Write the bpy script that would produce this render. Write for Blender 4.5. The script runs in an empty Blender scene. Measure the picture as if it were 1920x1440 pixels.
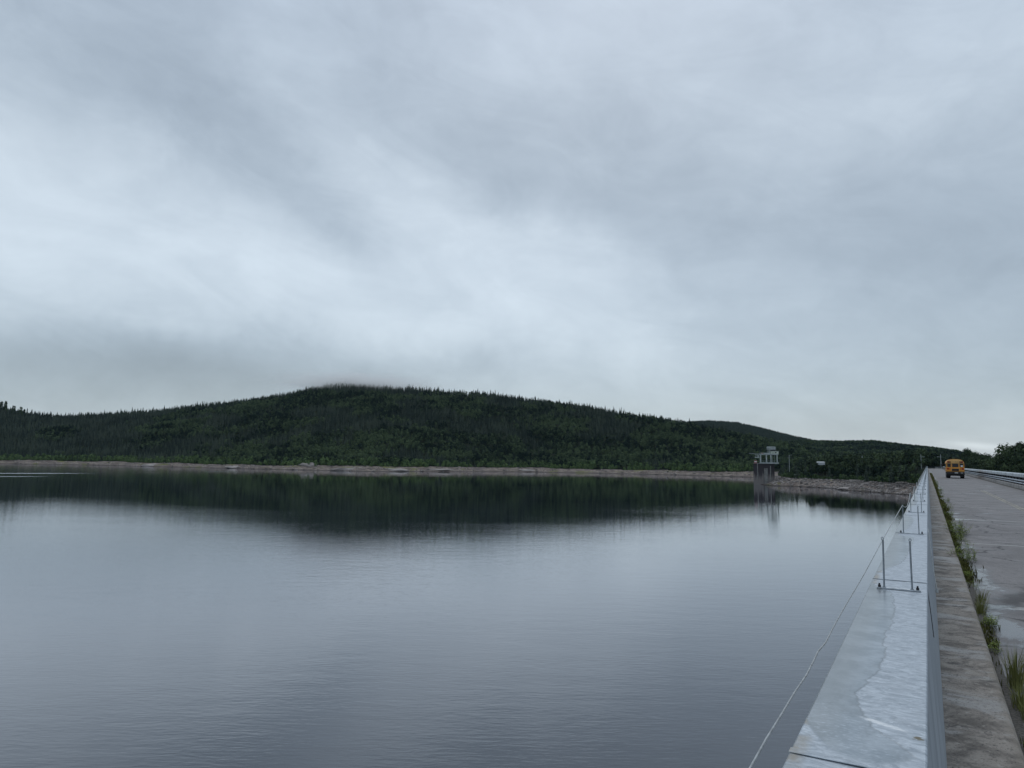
import bpy, bmesh, math, random
import numpy as np
from mathutils import Vector, Matrix
R = math.radians
random.seed(7); rng = np.random.default_rng(11)
scn = bpy.context.scene
COL = scn.collection

# ------------------------------------------------------------------ camera
EYE = 15.0                       # metres above the reservoir
FPX = 1340.0; YAW = R(30.1); PITCH = R(6.01); ROLL = 0.014
cam_d = bpy.data.cameras.new("camera"); cam = bpy.data.objects.new("camera", cam_d); COL.objects.link(cam)
cam_d.sensor_width = 36; cam_d.lens = FPX / 1920 * 36
cam_d.clip_start = 0.1; cam_d.clip_end = 30000
CM = Matrix.Rotation(YAW, 4, 'Z') @ Matrix.Rotation(R(90) + PITCH, 4, 'X') @ Matrix.Rotation(ROLL, 4, 'Z')
cam.matrix_world = Matrix.Translation((0, 0, EYE)) @ CM
scn.camera = cam
scn.view_settings.view_transform = 'Standard'; scn.view_settings.look = 'None'
scn.view_settings.exposure = 0.0; scn.view_settings.gamma = 1.0

def ray(px, py):
    return (CM.to_3x3() @ Vector(((px - 960) / FPX, -(py - 720) / FPX, -1))).normalized()
def azel(px, py):
    d = ray(px, py); return math.atan2(d.x, d.y), math.asin(d.z)
def ground(px, py, z=0.0):
    d = ray(px, py); t = (z - EYE) / d.z
    return Vector((0, 0, EYE)) + d * t
def at(px, py, dist):            # point at a horizontal distance along a sight line
    d = ray(px, py); return Vector((0, 0, EYE)) + d * (dist / math.hypot(d.x, d.y))

# ------------------------------------------------------------------ node helpers
class NT:
    def __init__(s, tree): s.t = tree; s.n = tree.nodes; s.l = tree.links
    def new(s, typ, **kw):
        n = s.n.new(typ)
        for k, v in kw.items(): setattr(n, k, v)
        return n
    def put(s, sock, v):
        if isinstance(v, bpy.types.NodeSocket): s.l.new(v, sock)
        elif v is not None:
            if hasattr(sock.default_value, '__len__') and not hasattr(v, '__len__'): v = (v,) * len(sock.default_value)
            if hasattr(v, '__len__') and len(v) == 3 and len(sock.default_value) == 4: v = (*v, 1)
            sock.default_value = v
    def m(s, op, a, b=None, c=None, clamp=False):
        n = s.new('ShaderNodeMath', operation=op, use_clamp=clamp)
        s.put(n.inputs[0], a)
        if b is not None: s.put(n.inputs[1], b)
        if c is not None: s.put(n.inputs[2], c)
        return n.outputs[0]
    def vm(s, op, a, b=None):
        n = s.new('ShaderNodeVectorMath', operation=op); s.put(n.inputs[0], a)
        if b is not None: s.put(n.inputs[1], b)
        return n.outputs[0]
    def noise(s, vec, scale, detail=4, rough=.55, dist=0, out=0):
        n = s.new('ShaderNodeTexNoise'); s.put(n.inputs['Vector'], vec)
        s.put(n.inputs['Scale'], scale); s.put(n.inputs['Detail'], detail); s.put(n.inputs['Roughness'], rough); s.put(n.inputs['Distortion'], dist)
        return n.outputs[out]
    def map(s, v, a, b, c=0., d=1., smooth=True):
        n = s.new('ShaderNodeMapRange', interpolation_type='SMOOTHSTEP' if smooth else 'LINEAR')
        for i, x in enumerate((v, a, b, c, d)): s.put(n.inputs[i], x)
        return n.outputs[0]
    def mix(s, f, a, b, mode='MIX'):
        n = s.new('ShaderNodeMix', data_type='RGBA', blend_type=mode)
        s.put(n.inputs[0], f); s.put(n.inputs[6], a); s.put(n.inputs[7], b); return n.outputs[2]
    def sep(s, v):
        n = s.new('ShaderNodeSeparateXYZ'); s.put(n.inputs[0], v); return n.outputs
    def comb(s, x=0., y=0., z=0.):
        n = s.new('ShaderNodeCombineXYZ')
        for i, v in enumerate((x, y, z)): s.put(n.inputs[i], v)
        return n.outputs[0]
    def attr(s, name): return s.new('ShaderNodeAttribute', attribute_name=name)
    def bump(s, h, strength=.3, dist=.02, normal=None):
        n = s.new('ShaderNodeBump'); s.put(n.inputs['Height'], h); s.put(n.inputs['Strength'], strength); s.put(n.inputs['Distance'], dist)
        if normal is not None: s.put(n.inputs['Normal'], normal)
        return n.outputs[0]

def material(name):
    m = bpy.data.materials.new(name); m.use_nodes = True
    t = NT(m.node_tree); t.n.clear()
    out = t.new('ShaderNodeOutputMaterial'); b = t.new('ShaderNodeBsdfPrincipled')
    t.l.new(b.outputs[0], out.inputs[0]); t.b = b; t.out = out
    t.pos = t.new('ShaderNodeNewGeometry').outputs['Position']
    t.obj = t.new('ShaderNodeTexCoord').outputs['Object']
    return m, t

# ------------------------------------------------------------------ world: sky over a cloud deck
SUN_EL, SUN_AZ = R(52), R(-20)
world = bpy.data.worlds.new("World"); scn.world = world; world.use_nodes = True
w = NT(world.node_tree); w.n.clear()
wo = w.new('ShaderNodeOutputWorld'); bg = w.new('ShaderNodeBackground'); w.l.new(bg.outputs[0], wo.inputs[0])
sky = w.new('ShaderNodeTexSky', sky_type='NISHITA', sun_disc=False); sky.sun_elevation = SUN_EL; sky.sun_rotation = SUN_AZ
tc = w.new('ShaderNodeTexCoord').outputs['Generated']
dn = w.new('ShaderNodeVectorMath', operation='NORMALIZE'); w.l.new(tc, dn.inputs[0]); D = dn.outputs[0]
x, y, z = w.sep(D)
wv = w.noise(D, 3.2, 5, .6, out=1)
wx, wy, wz = w.sep(wv)
az = w.m('ADD', w.m('ARCTAN2', x, y), w.m('MULTIPLY', w.m('SUBTRACT', wx, .5), .34))
el = w.m('ADD', w.m('ARCSINE', z), w.m('MULTIPLY', w.m('SUBTRACT', wy, .5), .16))
# banks of brighter and darker cloud: px, py, half-length, half-height (radians), tilt, gain
BLOBS = [(880, 530, .40, .10, -.12, .15), (640, 470, .32, .10, -.15, .06), (520, 560, .30, .07, -.1, .045), (40, 390, .22, .16, .25, .10), (430, 430, .09, .07, .2, .08),
         (830, 375, .14, .04, -.35, .09), (540, 90, .22, .05, -.8, .07), (1880, 30, .2, .16, 0, .09), (1090, 130, .2, .07, -.2, .06),
         (420, 310, .24, .075, -.35, -.12), (650, 440, .16, .04, -.45, -.12), (200, 170, .22, .09, -.3, -.07), (1420, 370, .40, .11, -.32, -.11),
         (1700, 560, .34, .12, -.1, -.10), (130, 690, .38, .05, .02, -.20), (520, 700, .40, .03, .03, -.11), (1500, 740, .4, .03, 0, -.04),
         (760, 705, .20, .03, 0, -.03), (950, 290, .3, .06, -.25, -.06), (1000, 620, .3, .05, -.1, .06), (1835, 836, .022, .0032, -.1, .24),
         (1760, 822, .16, .02, 0, .03), (1330, 0, .2, .12, 0, .05)]
val = w.m('ADD', w.m('MULTIPLY', w.m('SUBTRACT', w.noise(w.comb(w.m('MULTIPLY', az, 1.3), w.m('MULTIPLY', el, 2.4), 3.3), 3.2, 7, .58, .3), .5), .40), .925)
az2 = w.m('ARCTAN2', x, y); el2 = w.m('ARCSINE', z)
# ragged fibres
fz = w.noise(w.comb(w.m('ADD', w.m('MULTIPLY', az2, 2.2), w.m('MULTIPLY', el2, 2.0)), w.m('MULTIPLY', el2, 4.6), 1.3), 2.6, 8, .62, 1.0)
val = w.m('ADD', val, w.m('MULTIPLY', w.m('SUBTRACT', fz, .5), .30))
for (bx, by, sx, sy, tilt, gain) in BLOBS:
    a0, e0 = azel(bx, by); sharp = sy < .005
    da = w.m('SUBTRACT', az2 if sharp else az, a0); de = w.m('SUBTRACT', el2 if sharp else el, e0)
    ct, st = math.cos(tilt), math.sin(tilt)
    u = w.m('MULTIPLY_ADD', da, ct / sx, w.m('MULTIPLY', de, st / sx))
    v = w.m('MULTIPLY_ADD', da, -st / sy, w.m('MULTIPLY', de, ct / sy))
    g = w.m('EXPONENT', w.m('MULTIPLY', w.m('ADD', w.m('MULTIPLY', u, u), w.m('MULTIPLY', v, v)), -.7))
    val = w.m('MULTIPLY_ADD', g, gain * 1.08, val)
# thin light: the deck brightens a little below the horizon band is never seen
tintc = w.mix(w.map(val, .7, 1.25), (.425, .503, .572), (.505, .570, .620))
tintc = w.mix(w.map(el2, .35, .75), tintc, (.42, .50, .59))
cl = w.vm('MULTIPLY', tintc, w.comb(val, val, val))
skyc = w.vm('MULTIPLY', sky.outputs[0], w.comb(.02, .02, .02))
full = w.vm('ADD', w.vm('MULTIPLY', cl, w.comb(.97, .97, .97)), skyc)
w.l.new(full, bg.inputs[0]); bg.inputs[1].default_value = 1.0
sun_d = bpy.data.lights.new("sun", 'SUN'); sun_d.energy = 0.6; sun_d.angle = R(30); sun_d.color = (1, .97, .93)
sun = bpy.data.objects.new("sun", sun_d); COL.objects.link(sun)
sun.rotation_euler = (R(90) - SUN_EL, 0, -SUN_AZ + math.pi)
scn.cycles.max_bounces = 6; scn.cycles.volume_bounces = 8; scn.cycles.transparent_max_bounces = 6

# ------------------------------------------------------------------ object helpers
def link(o, parent=None):
    COL.objects.link(o)
    if parent is not None: o.parent = parent
    return o
def meta(o, label=None, cat=None, group=None, kind=None):
    if label: o['label'] = label
    if cat: o['category'] = cat
    if group: o['group'] = group
    if kind: o['kind'] = kind
    return o
def empty(name, loc, rz=0, label=None, cat=None, group=None):
    o = bpy.data.objects.new(name, None); o.location = loc; o.rotation_euler = (0, 0, rz); o.empty_display_size = .2
    link(o); return meta(o, label, cat, group)
class MB:
    """collects simple shapes in one bmesh"""
    def __init__(s): s.bm = bmesh.new()
    def box(s, a, b, bev=0, rot=None):
        bm = s.bm; a = Vector(a); b = Vector(b); c = (a + b) / 2; d = b - a
        M = Matrix.Translation(c) @ (rot or Matrix()) @ Matrix.Diagonal((*d, 1))
        r = bmesh.ops.create_cube(bm, size=1, matrix=M)
        if bev:
            es = list({e for v in r['verts'] for e in v.link_edges})
            bmesh.ops.bevel(bm, geom=es, offset=bev, segments=2, affect='EDGES', profile=.6)
        return s
    def tube(s, pts, r, seg=8, r2=None, cap=True):
        pts = [Vector(p) for p in pts]; rings = []; n = len(pts)
        for i, p in enumerate(pts):
            d = (pts[min(i + 1, n - 1)] - pts[max(i - 1, 0)]).normalized()
            up = Vector((0, 0, 1)) if abs(d.z) < .9 else Vector((1, 0, 0))
            a = d.cross(up).normalized(); b = d.cross(a)
            rr = r if r2 is None else r + (r2 - r) * i / (n - 1)
            rings.append([s.bm.verts.new(p + a * rr * math.cos(2 * math.pi * k / seg) + b * rr * math.sin(2 * math.pi * k / seg)) for k in range(seg)])
        for i in range(n - 1):
            for k in range(seg):
                s.bm.faces.new((rings[i][k], rings[i][(k + 1) % seg], rings[i + 1][(k + 1) % seg], rings[i + 1][k]))
        if cap: s.bm.faces.new(rings[0][::-1]); s.bm.faces.new(rings[-1])
        return s
    def prism(s, prof, axis, a, b):
        """profile of 2-D points swept along axis ('x' or 'y') from a to b"""
        f = (lambda p, t: (t, p[0], p[1])) if axis == 'x' else (lambda p, t: (p[0], t, p[1]))
        A = [s.bm.verts.new(f(p, a)) for p in prof]; B = [s.bm.verts.new(f(p, b)) for p in prof]; n = len(prof)
        for i in range(n): s.bm.faces.new((A[i], A[(i + 1) % n], B[(i + 1) % n], B[i]))
        s.bm.faces.new(A[::-1]); s.bm.faces.new(B); return s
    def quad(s, *p):
        s.bm.faces.new([s.bm.verts.new(q) for q in p]); return s
    def mesh(s, name, mat, smooth=False):
        bmesh.ops.recalc_face_normals(s.bm, faces=s.bm.faces)
        me = bpy.data.meshes.new(name); s.bm.to_mesh(me); s.bm.free()
        if mat: me.materials.append(mat)
        if smooth: me.polygons.foreach_set('use_smooth', [True] * len(me.polygons))
        return me
    def build(s, name, mat, parent=None, smooth=False):
        return link(bpy.data.objects.new(name, s.mesh(name, mat, smooth)), parent)
def npmesh(name, V, T, mat, tint=None, smooth=False, attrs=None, quads=False):
    me = bpy.data.meshes.new(name); V = np.asarray(V, np.float32); T = np.asarray(T, np.int32); k = 4 if quads else 3
    me.vertices.add(len(V)); me.vertices.foreach_set('co', V.ravel())
    me.loops.add(len(T) * k); me.loops.foreach_set('vertex_index', T.ravel())
    me.polygons.add(len(T)); me.polygons.foreach_set('loop_start', np.arange(0, len(T) * k, k, dtype=np.int32))
    if smooth: me.polygons.foreach_set('use_smooth', np.ones(len(T), bool))
    me.update(calc_edges=True)
    if tint is not None:
        a = me.attributes.new('tint', 'FLOAT', 'POINT'); a.data.foreach_set('value', np.asarray(tint, np.float32))
    for nm, v in (attrs or {}).items():
        a = me.attributes.new(nm, 'FLOAT', 'POINT'); a.data.foreach_set('value', np.asarray(v, np.float32))
    me.materials.append(mat); return me

# numpy value noise
_tab = rng.random((256, 256))
def vnoise(x, y):
    xi = np.floor(x).astype(int); yi = np.floor(y).astype(int); fx = x - xi; fy = y - yi
    fx = fx * fx * (3 - 2 * fx); fy = fy * fy * (3 - 2 * fy); g = lambda a, b: _tab[a & 255, b & 255]
    return (g(xi, yi) * (1 - fx) + g(xi + 1, yi) * fx) * (1 - fy) + (g(xi, yi + 1) * (1 - fx) + g(xi + 1, yi + 1) * fx) * fy
def fbm(x, y, o=4):
    s = 0; a = .5; t = 0
    for i in range(o): s = s + a * vnoise(x + 17.3 * i, y + 9.1 * i); t += a; a *= .5; x = x * 2.03; y = y * 2.03
    return s / t
def sstep(a, b, v): t = np.clip((v - a) / (b - a), 0, 1); return t * t * (3 - 2 * t)

# ------------------------------------------------------------------ land form
def pxaz(px): return azel(px, 872 - (1739 - px) * ROLL)[0]
shore_px = [(-260, 868), (0, 869.5), (120, 871), (250, 874), (400, 877.5), (500, 880), (700, 884), (850, 884.5), (1000, 885), (1200, 889), (1413, 895)]
s_az = []; s_r = []
for px_, py_ in shore_px:
    g_ = ground(px_, py_); s_az.append(math.atan2(g_.x, g_.y)); s_r.append(math.hypot(g_.x, g_.y))
s_az = [-math.pi, -2.2, -1.5] + s_az + [pxaz(1700), .5, math.pi]; s_r = [1900, 1700, 1400] + s_r + [740, 700, 1900]
# main hill: px, py of the tree tops on the skyline, distance of the ridge
TREE = 10.0
sky_px = [(-400, 742, 1650), (-60, 752, 1650), (0, 757, 1620), (40, 768, 1600), (120, 775, 1580), (200, 771, 1540), (280, 767, 1500), (350, 759, 1480), (420, 752, 1460), (480, 744, 1450),
          (540, 735, 1430), (580, 724, 1420), (640, 714, 1410), (700, 718, 1400), (760, 724, 1380), (840, 730, 1340), (900, 731, 1320), (950, 737, 1300), (1000, 744, 1290),
          (1060, 751, 1270), (1120, 759, 1250), (1180, 770, 1240), (1240, 780, 1220), (1300, 789, 1200), (1350, 799, 1180), (1400, 812, 1160), (1460, 826, 1150), (1520, 840, 1150), (1600, 850, 1200), (1800, 864, 1200)]
far_px = [(1000, 830, 2500), (1200, 800, 2500), (1290, 790, 2500), (1330, 788, 2450), (1380, 791, 2400), (1430, 802, 2350), (1480, 815, 2300), (1530, 826, 2250), (1600, 835, 2200), (1800, 864, 2200)]
low_px = [(1380, 850, 1650), (1450, 832, 1650), (1500, 826, 1650), (1560, 828, 1700), (1640, 827, 1700), (1700, 835, 1700), (1760, 841, 1650), (1800, 847, 1600), (1850, 862, 1600), (1900, 866, 1600), (2200, 866, 1600)]
def knots(L, th):
    A = []; Rr = []; H = []
    for px_, py_, r_ in L:
        a, e = azel(px_, py_); A.append(a); Rr.append(r_); H.append(EYE + r_ * math.tan(e) - th)
    return A, Rr, H
mA, mR, mH = knots(sky_px, TREE); fA, fR, fH = knots(far_px, 9); lA, lR, lH = knots(low_px, 8)
# headland with the intake tower: outline in plan
hp = [ground(1416, 907.5), ground(1450, 911), ground(1500, 912.5), ground(1563, 916), ground(1592, 920), ground(1640, 923), ground(1699, 927.5)]
POLY = [(p.x, p.y) for p in hp] + [(8, 386), (60, 300), (500, 200), (500, 900), (-150, 800), (-118, 600), (-99, 520)]
def sdist(X, Y):
    """signed distance to the headland outline, positive inside"""
    P = POLY; n = len(P); d = np.full(X.shape, 1e9); ins = np.zeros(X.shape, bool)
    for i in range(n):
        ax, ay = P[i]; bx, by = P[(i + 1) % n]; ex, ey = bx - ax, by - ay
        t = np.clip(((X - ax) * ex + (Y - ay) * ey) / (ex * ex + ey * ey), 0, 1)
        d = np.minimum(d, np.hypot(X - ax - t * ex, Y - ay - t * ey))
        c = ((ay > Y) != (by > Y)) & (X < (bx - ax) * (Y - ay) / (by - ay + 1e-9) + ax); ins ^= c
    return np.where(ins, d, -d)
DAM_END = 478.0
def land(X, Y):
    """height, rockiness, main-shore offset"""
    X = np.asarray(X, float); Y = np.asarray(Y, float)
    r = np.hypot(X, Y); a = np.arctan2(X, Y)
    n1 = fbm(X / 22, Y / 22); n2 = fbm(X / 160 + 40, Y / 160); n3 = fbm(X / 5, Y / 5, 3)
    r0 = np.interp(a, s_az, s_r) + (n1 - .5) * 22 + (fbm(X / 75 + 3, Y / 75, 2) - .5) * 26
    q = r - r0
    bh = 4.9 * (.62 + .75 * fbm(X / 38 + 11, Y / 38 + 7, 3)); bank = np.where(q < 0, np.maximum(q * .06, -5), np.minimum(q * .24, bh) + (n3 - .5) * .9 * sstep(0, 8, q))
    def ridge(A, RR, H, start, amp, fall):
        rr = np.interp(a, A, RR); hh = np.interp(a, A, H, left=H[0], right=H[-1])
        t = np.clip((r - start) / (rr - start), 0, 1)
        up = (hh - 6) * (t ** 1.12 * .55 + (t * t * (3 - 2 * t)) * .45)
        back = np.clip((r - rr) / 900, 0, 1) ** 1.3 * (hh - 6) * fall
        return up - back + (n2 - .5) * amp * np.sin(np.pi * np.clip(t, 0, 1)) 
    hill = ridge(mA, mR, mH, r0 + 40, 26, .75)
    z = bank + np.where(q > 20, np.maximum(hill, 0), 0)
    zf = ridge(fA, fR, fH, 1500, 10, .6); zf = np.where((r > 1500) & (a > pxaz(900)), zf, -50)
    zl = ridge(lA, lR, lH, 950, 12, .4); zl = np.where((r > 950) & (a > pxaz(1390)), zl, -50)
    z = np.maximum(z, np.maximum(zf, zl) + np.where(q > 20, 4.9, 0))
    rock = ((q > -6) & (q < 24 + (n2 - .5) * 14)).astype(float)
    # headland
    d = sdist(X, Y) + (n1 - .5) * 9
    zs = np.where(d < 0, np.maximum(d * .2, -6), np.minimum(d * .32, 4.8) + np.clip((d - 18) * .07, 0, 7.0) + (n3 - .5) * .9 * sstep(0, 6, d))
    rk = ((d > -6) & (d < 15.5) & (X < 12)).astype(float)
    rock = np.where(zs > z, rk, rock); z = np.maximum(z, zs)
    # abutment where the road runs onto land, then the downstream slope
    ab = sstep(DAM_END - 42, DAM_END + 8, Y) * sstep(-20, -2, X) * (1 - sstep(30, 90, X)) * (1 - sstep(620, 720, Y))
    z = z * (1 - ab) + 12.85 * ab
    dn_ = 12.2 - np.clip(X - 9, 0, 1e3) * .5
    dn_ = np.maximum(dn_, 3.5 + (n2 - .5) * 6 + np.clip((Y - 150) / 60, 0, 6))
    side = (X > 9) & (Y < DAM_END + 20)
    z = np.where(side & (r < 900), np.maximum(dn_, np.where(Y > DAM_END - 60, z, -50)), z)
    # no bank under the dam
    z = np.where((X > -7) & (X <= 9) & (Y < 402), np.minimum(z, 2.5), z); z = np.where((X > -1.5) & (X <= 9) & (Y < DAM_END + 130), np.minimum(z, 12.8), z)
    return z, rock, q, d

NA = 620
azs = np.concatenate([np.linspace(-math.pi, pxaz(-200), 70, endpoint=False), np.linspace(pxaz(-200), pxaz(2080), NA), np.linspace(pxaz(2080), math.pi, 71)[1:]])
rs = np.concatenate([[3, 8, 14, 22, 35, 55, 80, 110, 150, 200, 250, 300, 340], np.arange(370, 620, 2.6), np.arange(620, 700, 8), np.arange(700, 1250, 4.2), np.arange(1250, 1700, 12), np.arange(1700, 2600, 40), np.geomspace(2650, 9000, 18)])
A2, R2 = np.meshgrid(azs, rs); X2 = np.sin(A2) * R2; Y2 = np.cos(A2) * R2
Z2, K2, Q2, D2 = land(X2, Y2)
Z2 = np.where(R2 > 2650, Z2 * np.clip(1 - (R2 - 2650) / 5000, .25, 1), Z2)
nr, na = A2.shape
idx = np.arange(nr * na).reshape(nr, na)
T = np.stack([idx[:-1, :-1], idx[1:, :-1], idx[1:, 1:], idx[:-1, 1:]], -1).reshape(-1, 4)[:, ::-1]
m_land, t = material("ground")
rk = t.attr('rock').outputs['Fac']
zz = t.sep(t.pos)[2]
n_a = t.noise(t.pos, .12, 6, .65); n_b = t.noise(t.pos, .9, 4, .6); n_c = t.noise(t.vm('MULTIPLY', t.pos, (1, 1, 3)), .045, 4, .6)
rockc = t.mix(t.map(n_a, .38, .62), (.17, .135, .115), (.29, .24, .205))
rockc = t.mix(t.map(n_b, .58, .74), rockc, (.40, .36, .33))
rockc = t.mix(t.map(n_b, .50, .34), rockc, (.065, .055, .052))
rockc = t.mix(t.map(n_c, .46, .36, 0., .6), rockc, (.11, .095, .095)); rockc = t.mix(t.map(n_c, .56, .66), rockc, (.17, .17, .07))
rockc = t.mix(t.map(zz, .9, .05), rockc, (.075, .062, .056))
soil = t.mix(t.map(n_a, .4, .6), (.010, .018, .010), (.022, .034, .014))
t.put(t.b.inputs['Specular IOR Level'], .08)
t.put(t.b.inputs['Base Color'], t.mix(t.map(t.m('ADD', rk, t.m('MULTIPLY', t.m('SUBTRACT', n_b, .5), .5)), .35, .65), soil, rockc))
t.put(t.b.inputs['Roughness'], .85); t.put(t.b.inputs['Normal'], t.bump(n_b, .8, .6))
g = link(bpy.data.objects.new('ground', npmesh('ground', np.stack([X2, Y2, Z2], -1).reshape(-1, 3), T, m_land, smooth=True, quads=True, attrs={'rock': K2.ravel()}))); meta(g, kind='structure')

# ------------------------------------------------------------------ water
m_water, t = material("water")
px3, py3, pz3 = t.sep(t.pos)
ca, sa = math.cos(YAW), math.sin(YAW)   # wind drives ripples along the long axis of the bay
u = t.m('ADD', t.m('MULTIPLY', px3, ca), t.m('MULTIPLY', py3, sa)); v = t.m('SUBTRACT', t.m('MULTIPLY', py3, ca), t.m('MULTIPLY', px3, sa))
small = t.noise(t.comb(t.m('MULTIPLY', u, .55), t.m('MULTIPLY', v, 1.9), 0.), 1.7, 3, .55, .35)
mid = t.noise(t.comb(t.m('MULTIPLY', u, .4), v, 4.), .55, 3, .5, .3)
swell = t.noise(t.comb(t.m('MULTIPLY', u, .35), v, 9.), .09, 2, .5)
gust = t.noise(t.comb(t.m('MULTIPLY', t.m('ADD', u, t.m('MULTIPLY', v, .8)), .35), v, 2.), .014, 4, .6, .5)
gm = t.m('MULTIPLY', t.map(gust, .36, .70, .45, 1.), t.map(v, 50., 270., 1., .33))
# a breeze over the far left arm of the reservoir
left = t.m('MULTIPLY', t.map(u, -140, -420), t.map(v, 230, 420))
lm = t.m('MULTIPLY', left, t.map(t.noise(t.comb(t.m('MULTIPLY', u, .12), v, 0.), .035, 3, .6), .34, .62, .35, 1.))
patch_ = None
for (qx, qy, tl, rl_) in [(20, 887.5, 62, 13), (-30, 893.5, 45, 9), (415, 884.6, 20, 8), (1388, 899.5, 17, 8)]:
    g0 = ground(qx, qy); rr0 = math.hypot(g0.x, g0.y); dx_, dy_ = g0.x / rr0, g0.y / rr0
    ex = t.m('SUBTRACT', px3, g0.x); ey = t.m('SUBTRACT', py3, g0.y)
    ra = t.m('DIVIDE', t.m('ADD', t.m('MULTIPLY', ex, dx_), t.m('MULTIPLY', ey, dy_)), rl_); ta = t.m('DIVIDE', t.m('SUBTRACT', t.m('MULTIPLY', ex, -dy_), t.m('MULTIPLY', ey, -dx_)), tl)
    w_ = t.map(t.m('ADD', t.m('ADD', t.m('MULTIPLY', ra, ra), t.m('MULTIPLY', ta, ta)), t.m('MULTIPLY', t.m('SUBTRACT', gust, .5), 1.2)), 1.1, .3)
    patch_ = w_ if patch_ is None else t.m('MAXIMUM', patch_, w_)
amp = t.m('ADD', t.m('MULTIPLY', gm, .016), t.m('MULTIPLY', lm, .010))
h = t.m('ADD', t.m('MULTIPLY', small, amp), t.m('ADD', t.m('MULTIPLY', mid, t.m('MULTIPLY', amp, 1.6)), t.m('MULTIPLY', swell, .008)))
nrm = t.bump(h, 1.0, 1.0)
fr = t.new('ShaderNodeFresnel'); fr.inputs[0].default_value = 1.333; t.put(fr.inputs['Normal'], nrm)
F = t.m('MULTIPLY', t.m('POWER', fr.outputs[0], .80), 1.28, clamp=True)
gl = t.new('ShaderNodeBsdfGlossy'); t.put(gl.inputs['Color'], (.915, .928, .963)); t.put(gl.inputs['Normal'], nrm)
t.put(gl.inputs['Roughness'], t.m('ADD', t.m('MULTIPLY_ADD', lm, .05, .016), t.m('MULTIPLY', patch_, .13)))
df = t.new('ShaderNodeBsdfDiffuse'); t.put(df.inputs['Color'], (.014, .020, .029))
mx = t.new('ShaderNodeMixShader'); t.put(mx.inputs[0], F); t.l.new(df.outputs[0], mx.inputs[1]); t.l.new(gl.outputs[0], mx.inputs[2])
t.n.remove(t.b); t.l.new(mx.outputs[0], t.out.inputs[0])
me = MB().quad((-7000, -7000, 0), (7000, -7000, 0), (7000, 9000, 0), (-7000, 9000, 0)).mesh('water', m_water)
meta(link(bpy.data.objects.new('water', me)), kind='structure')

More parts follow.
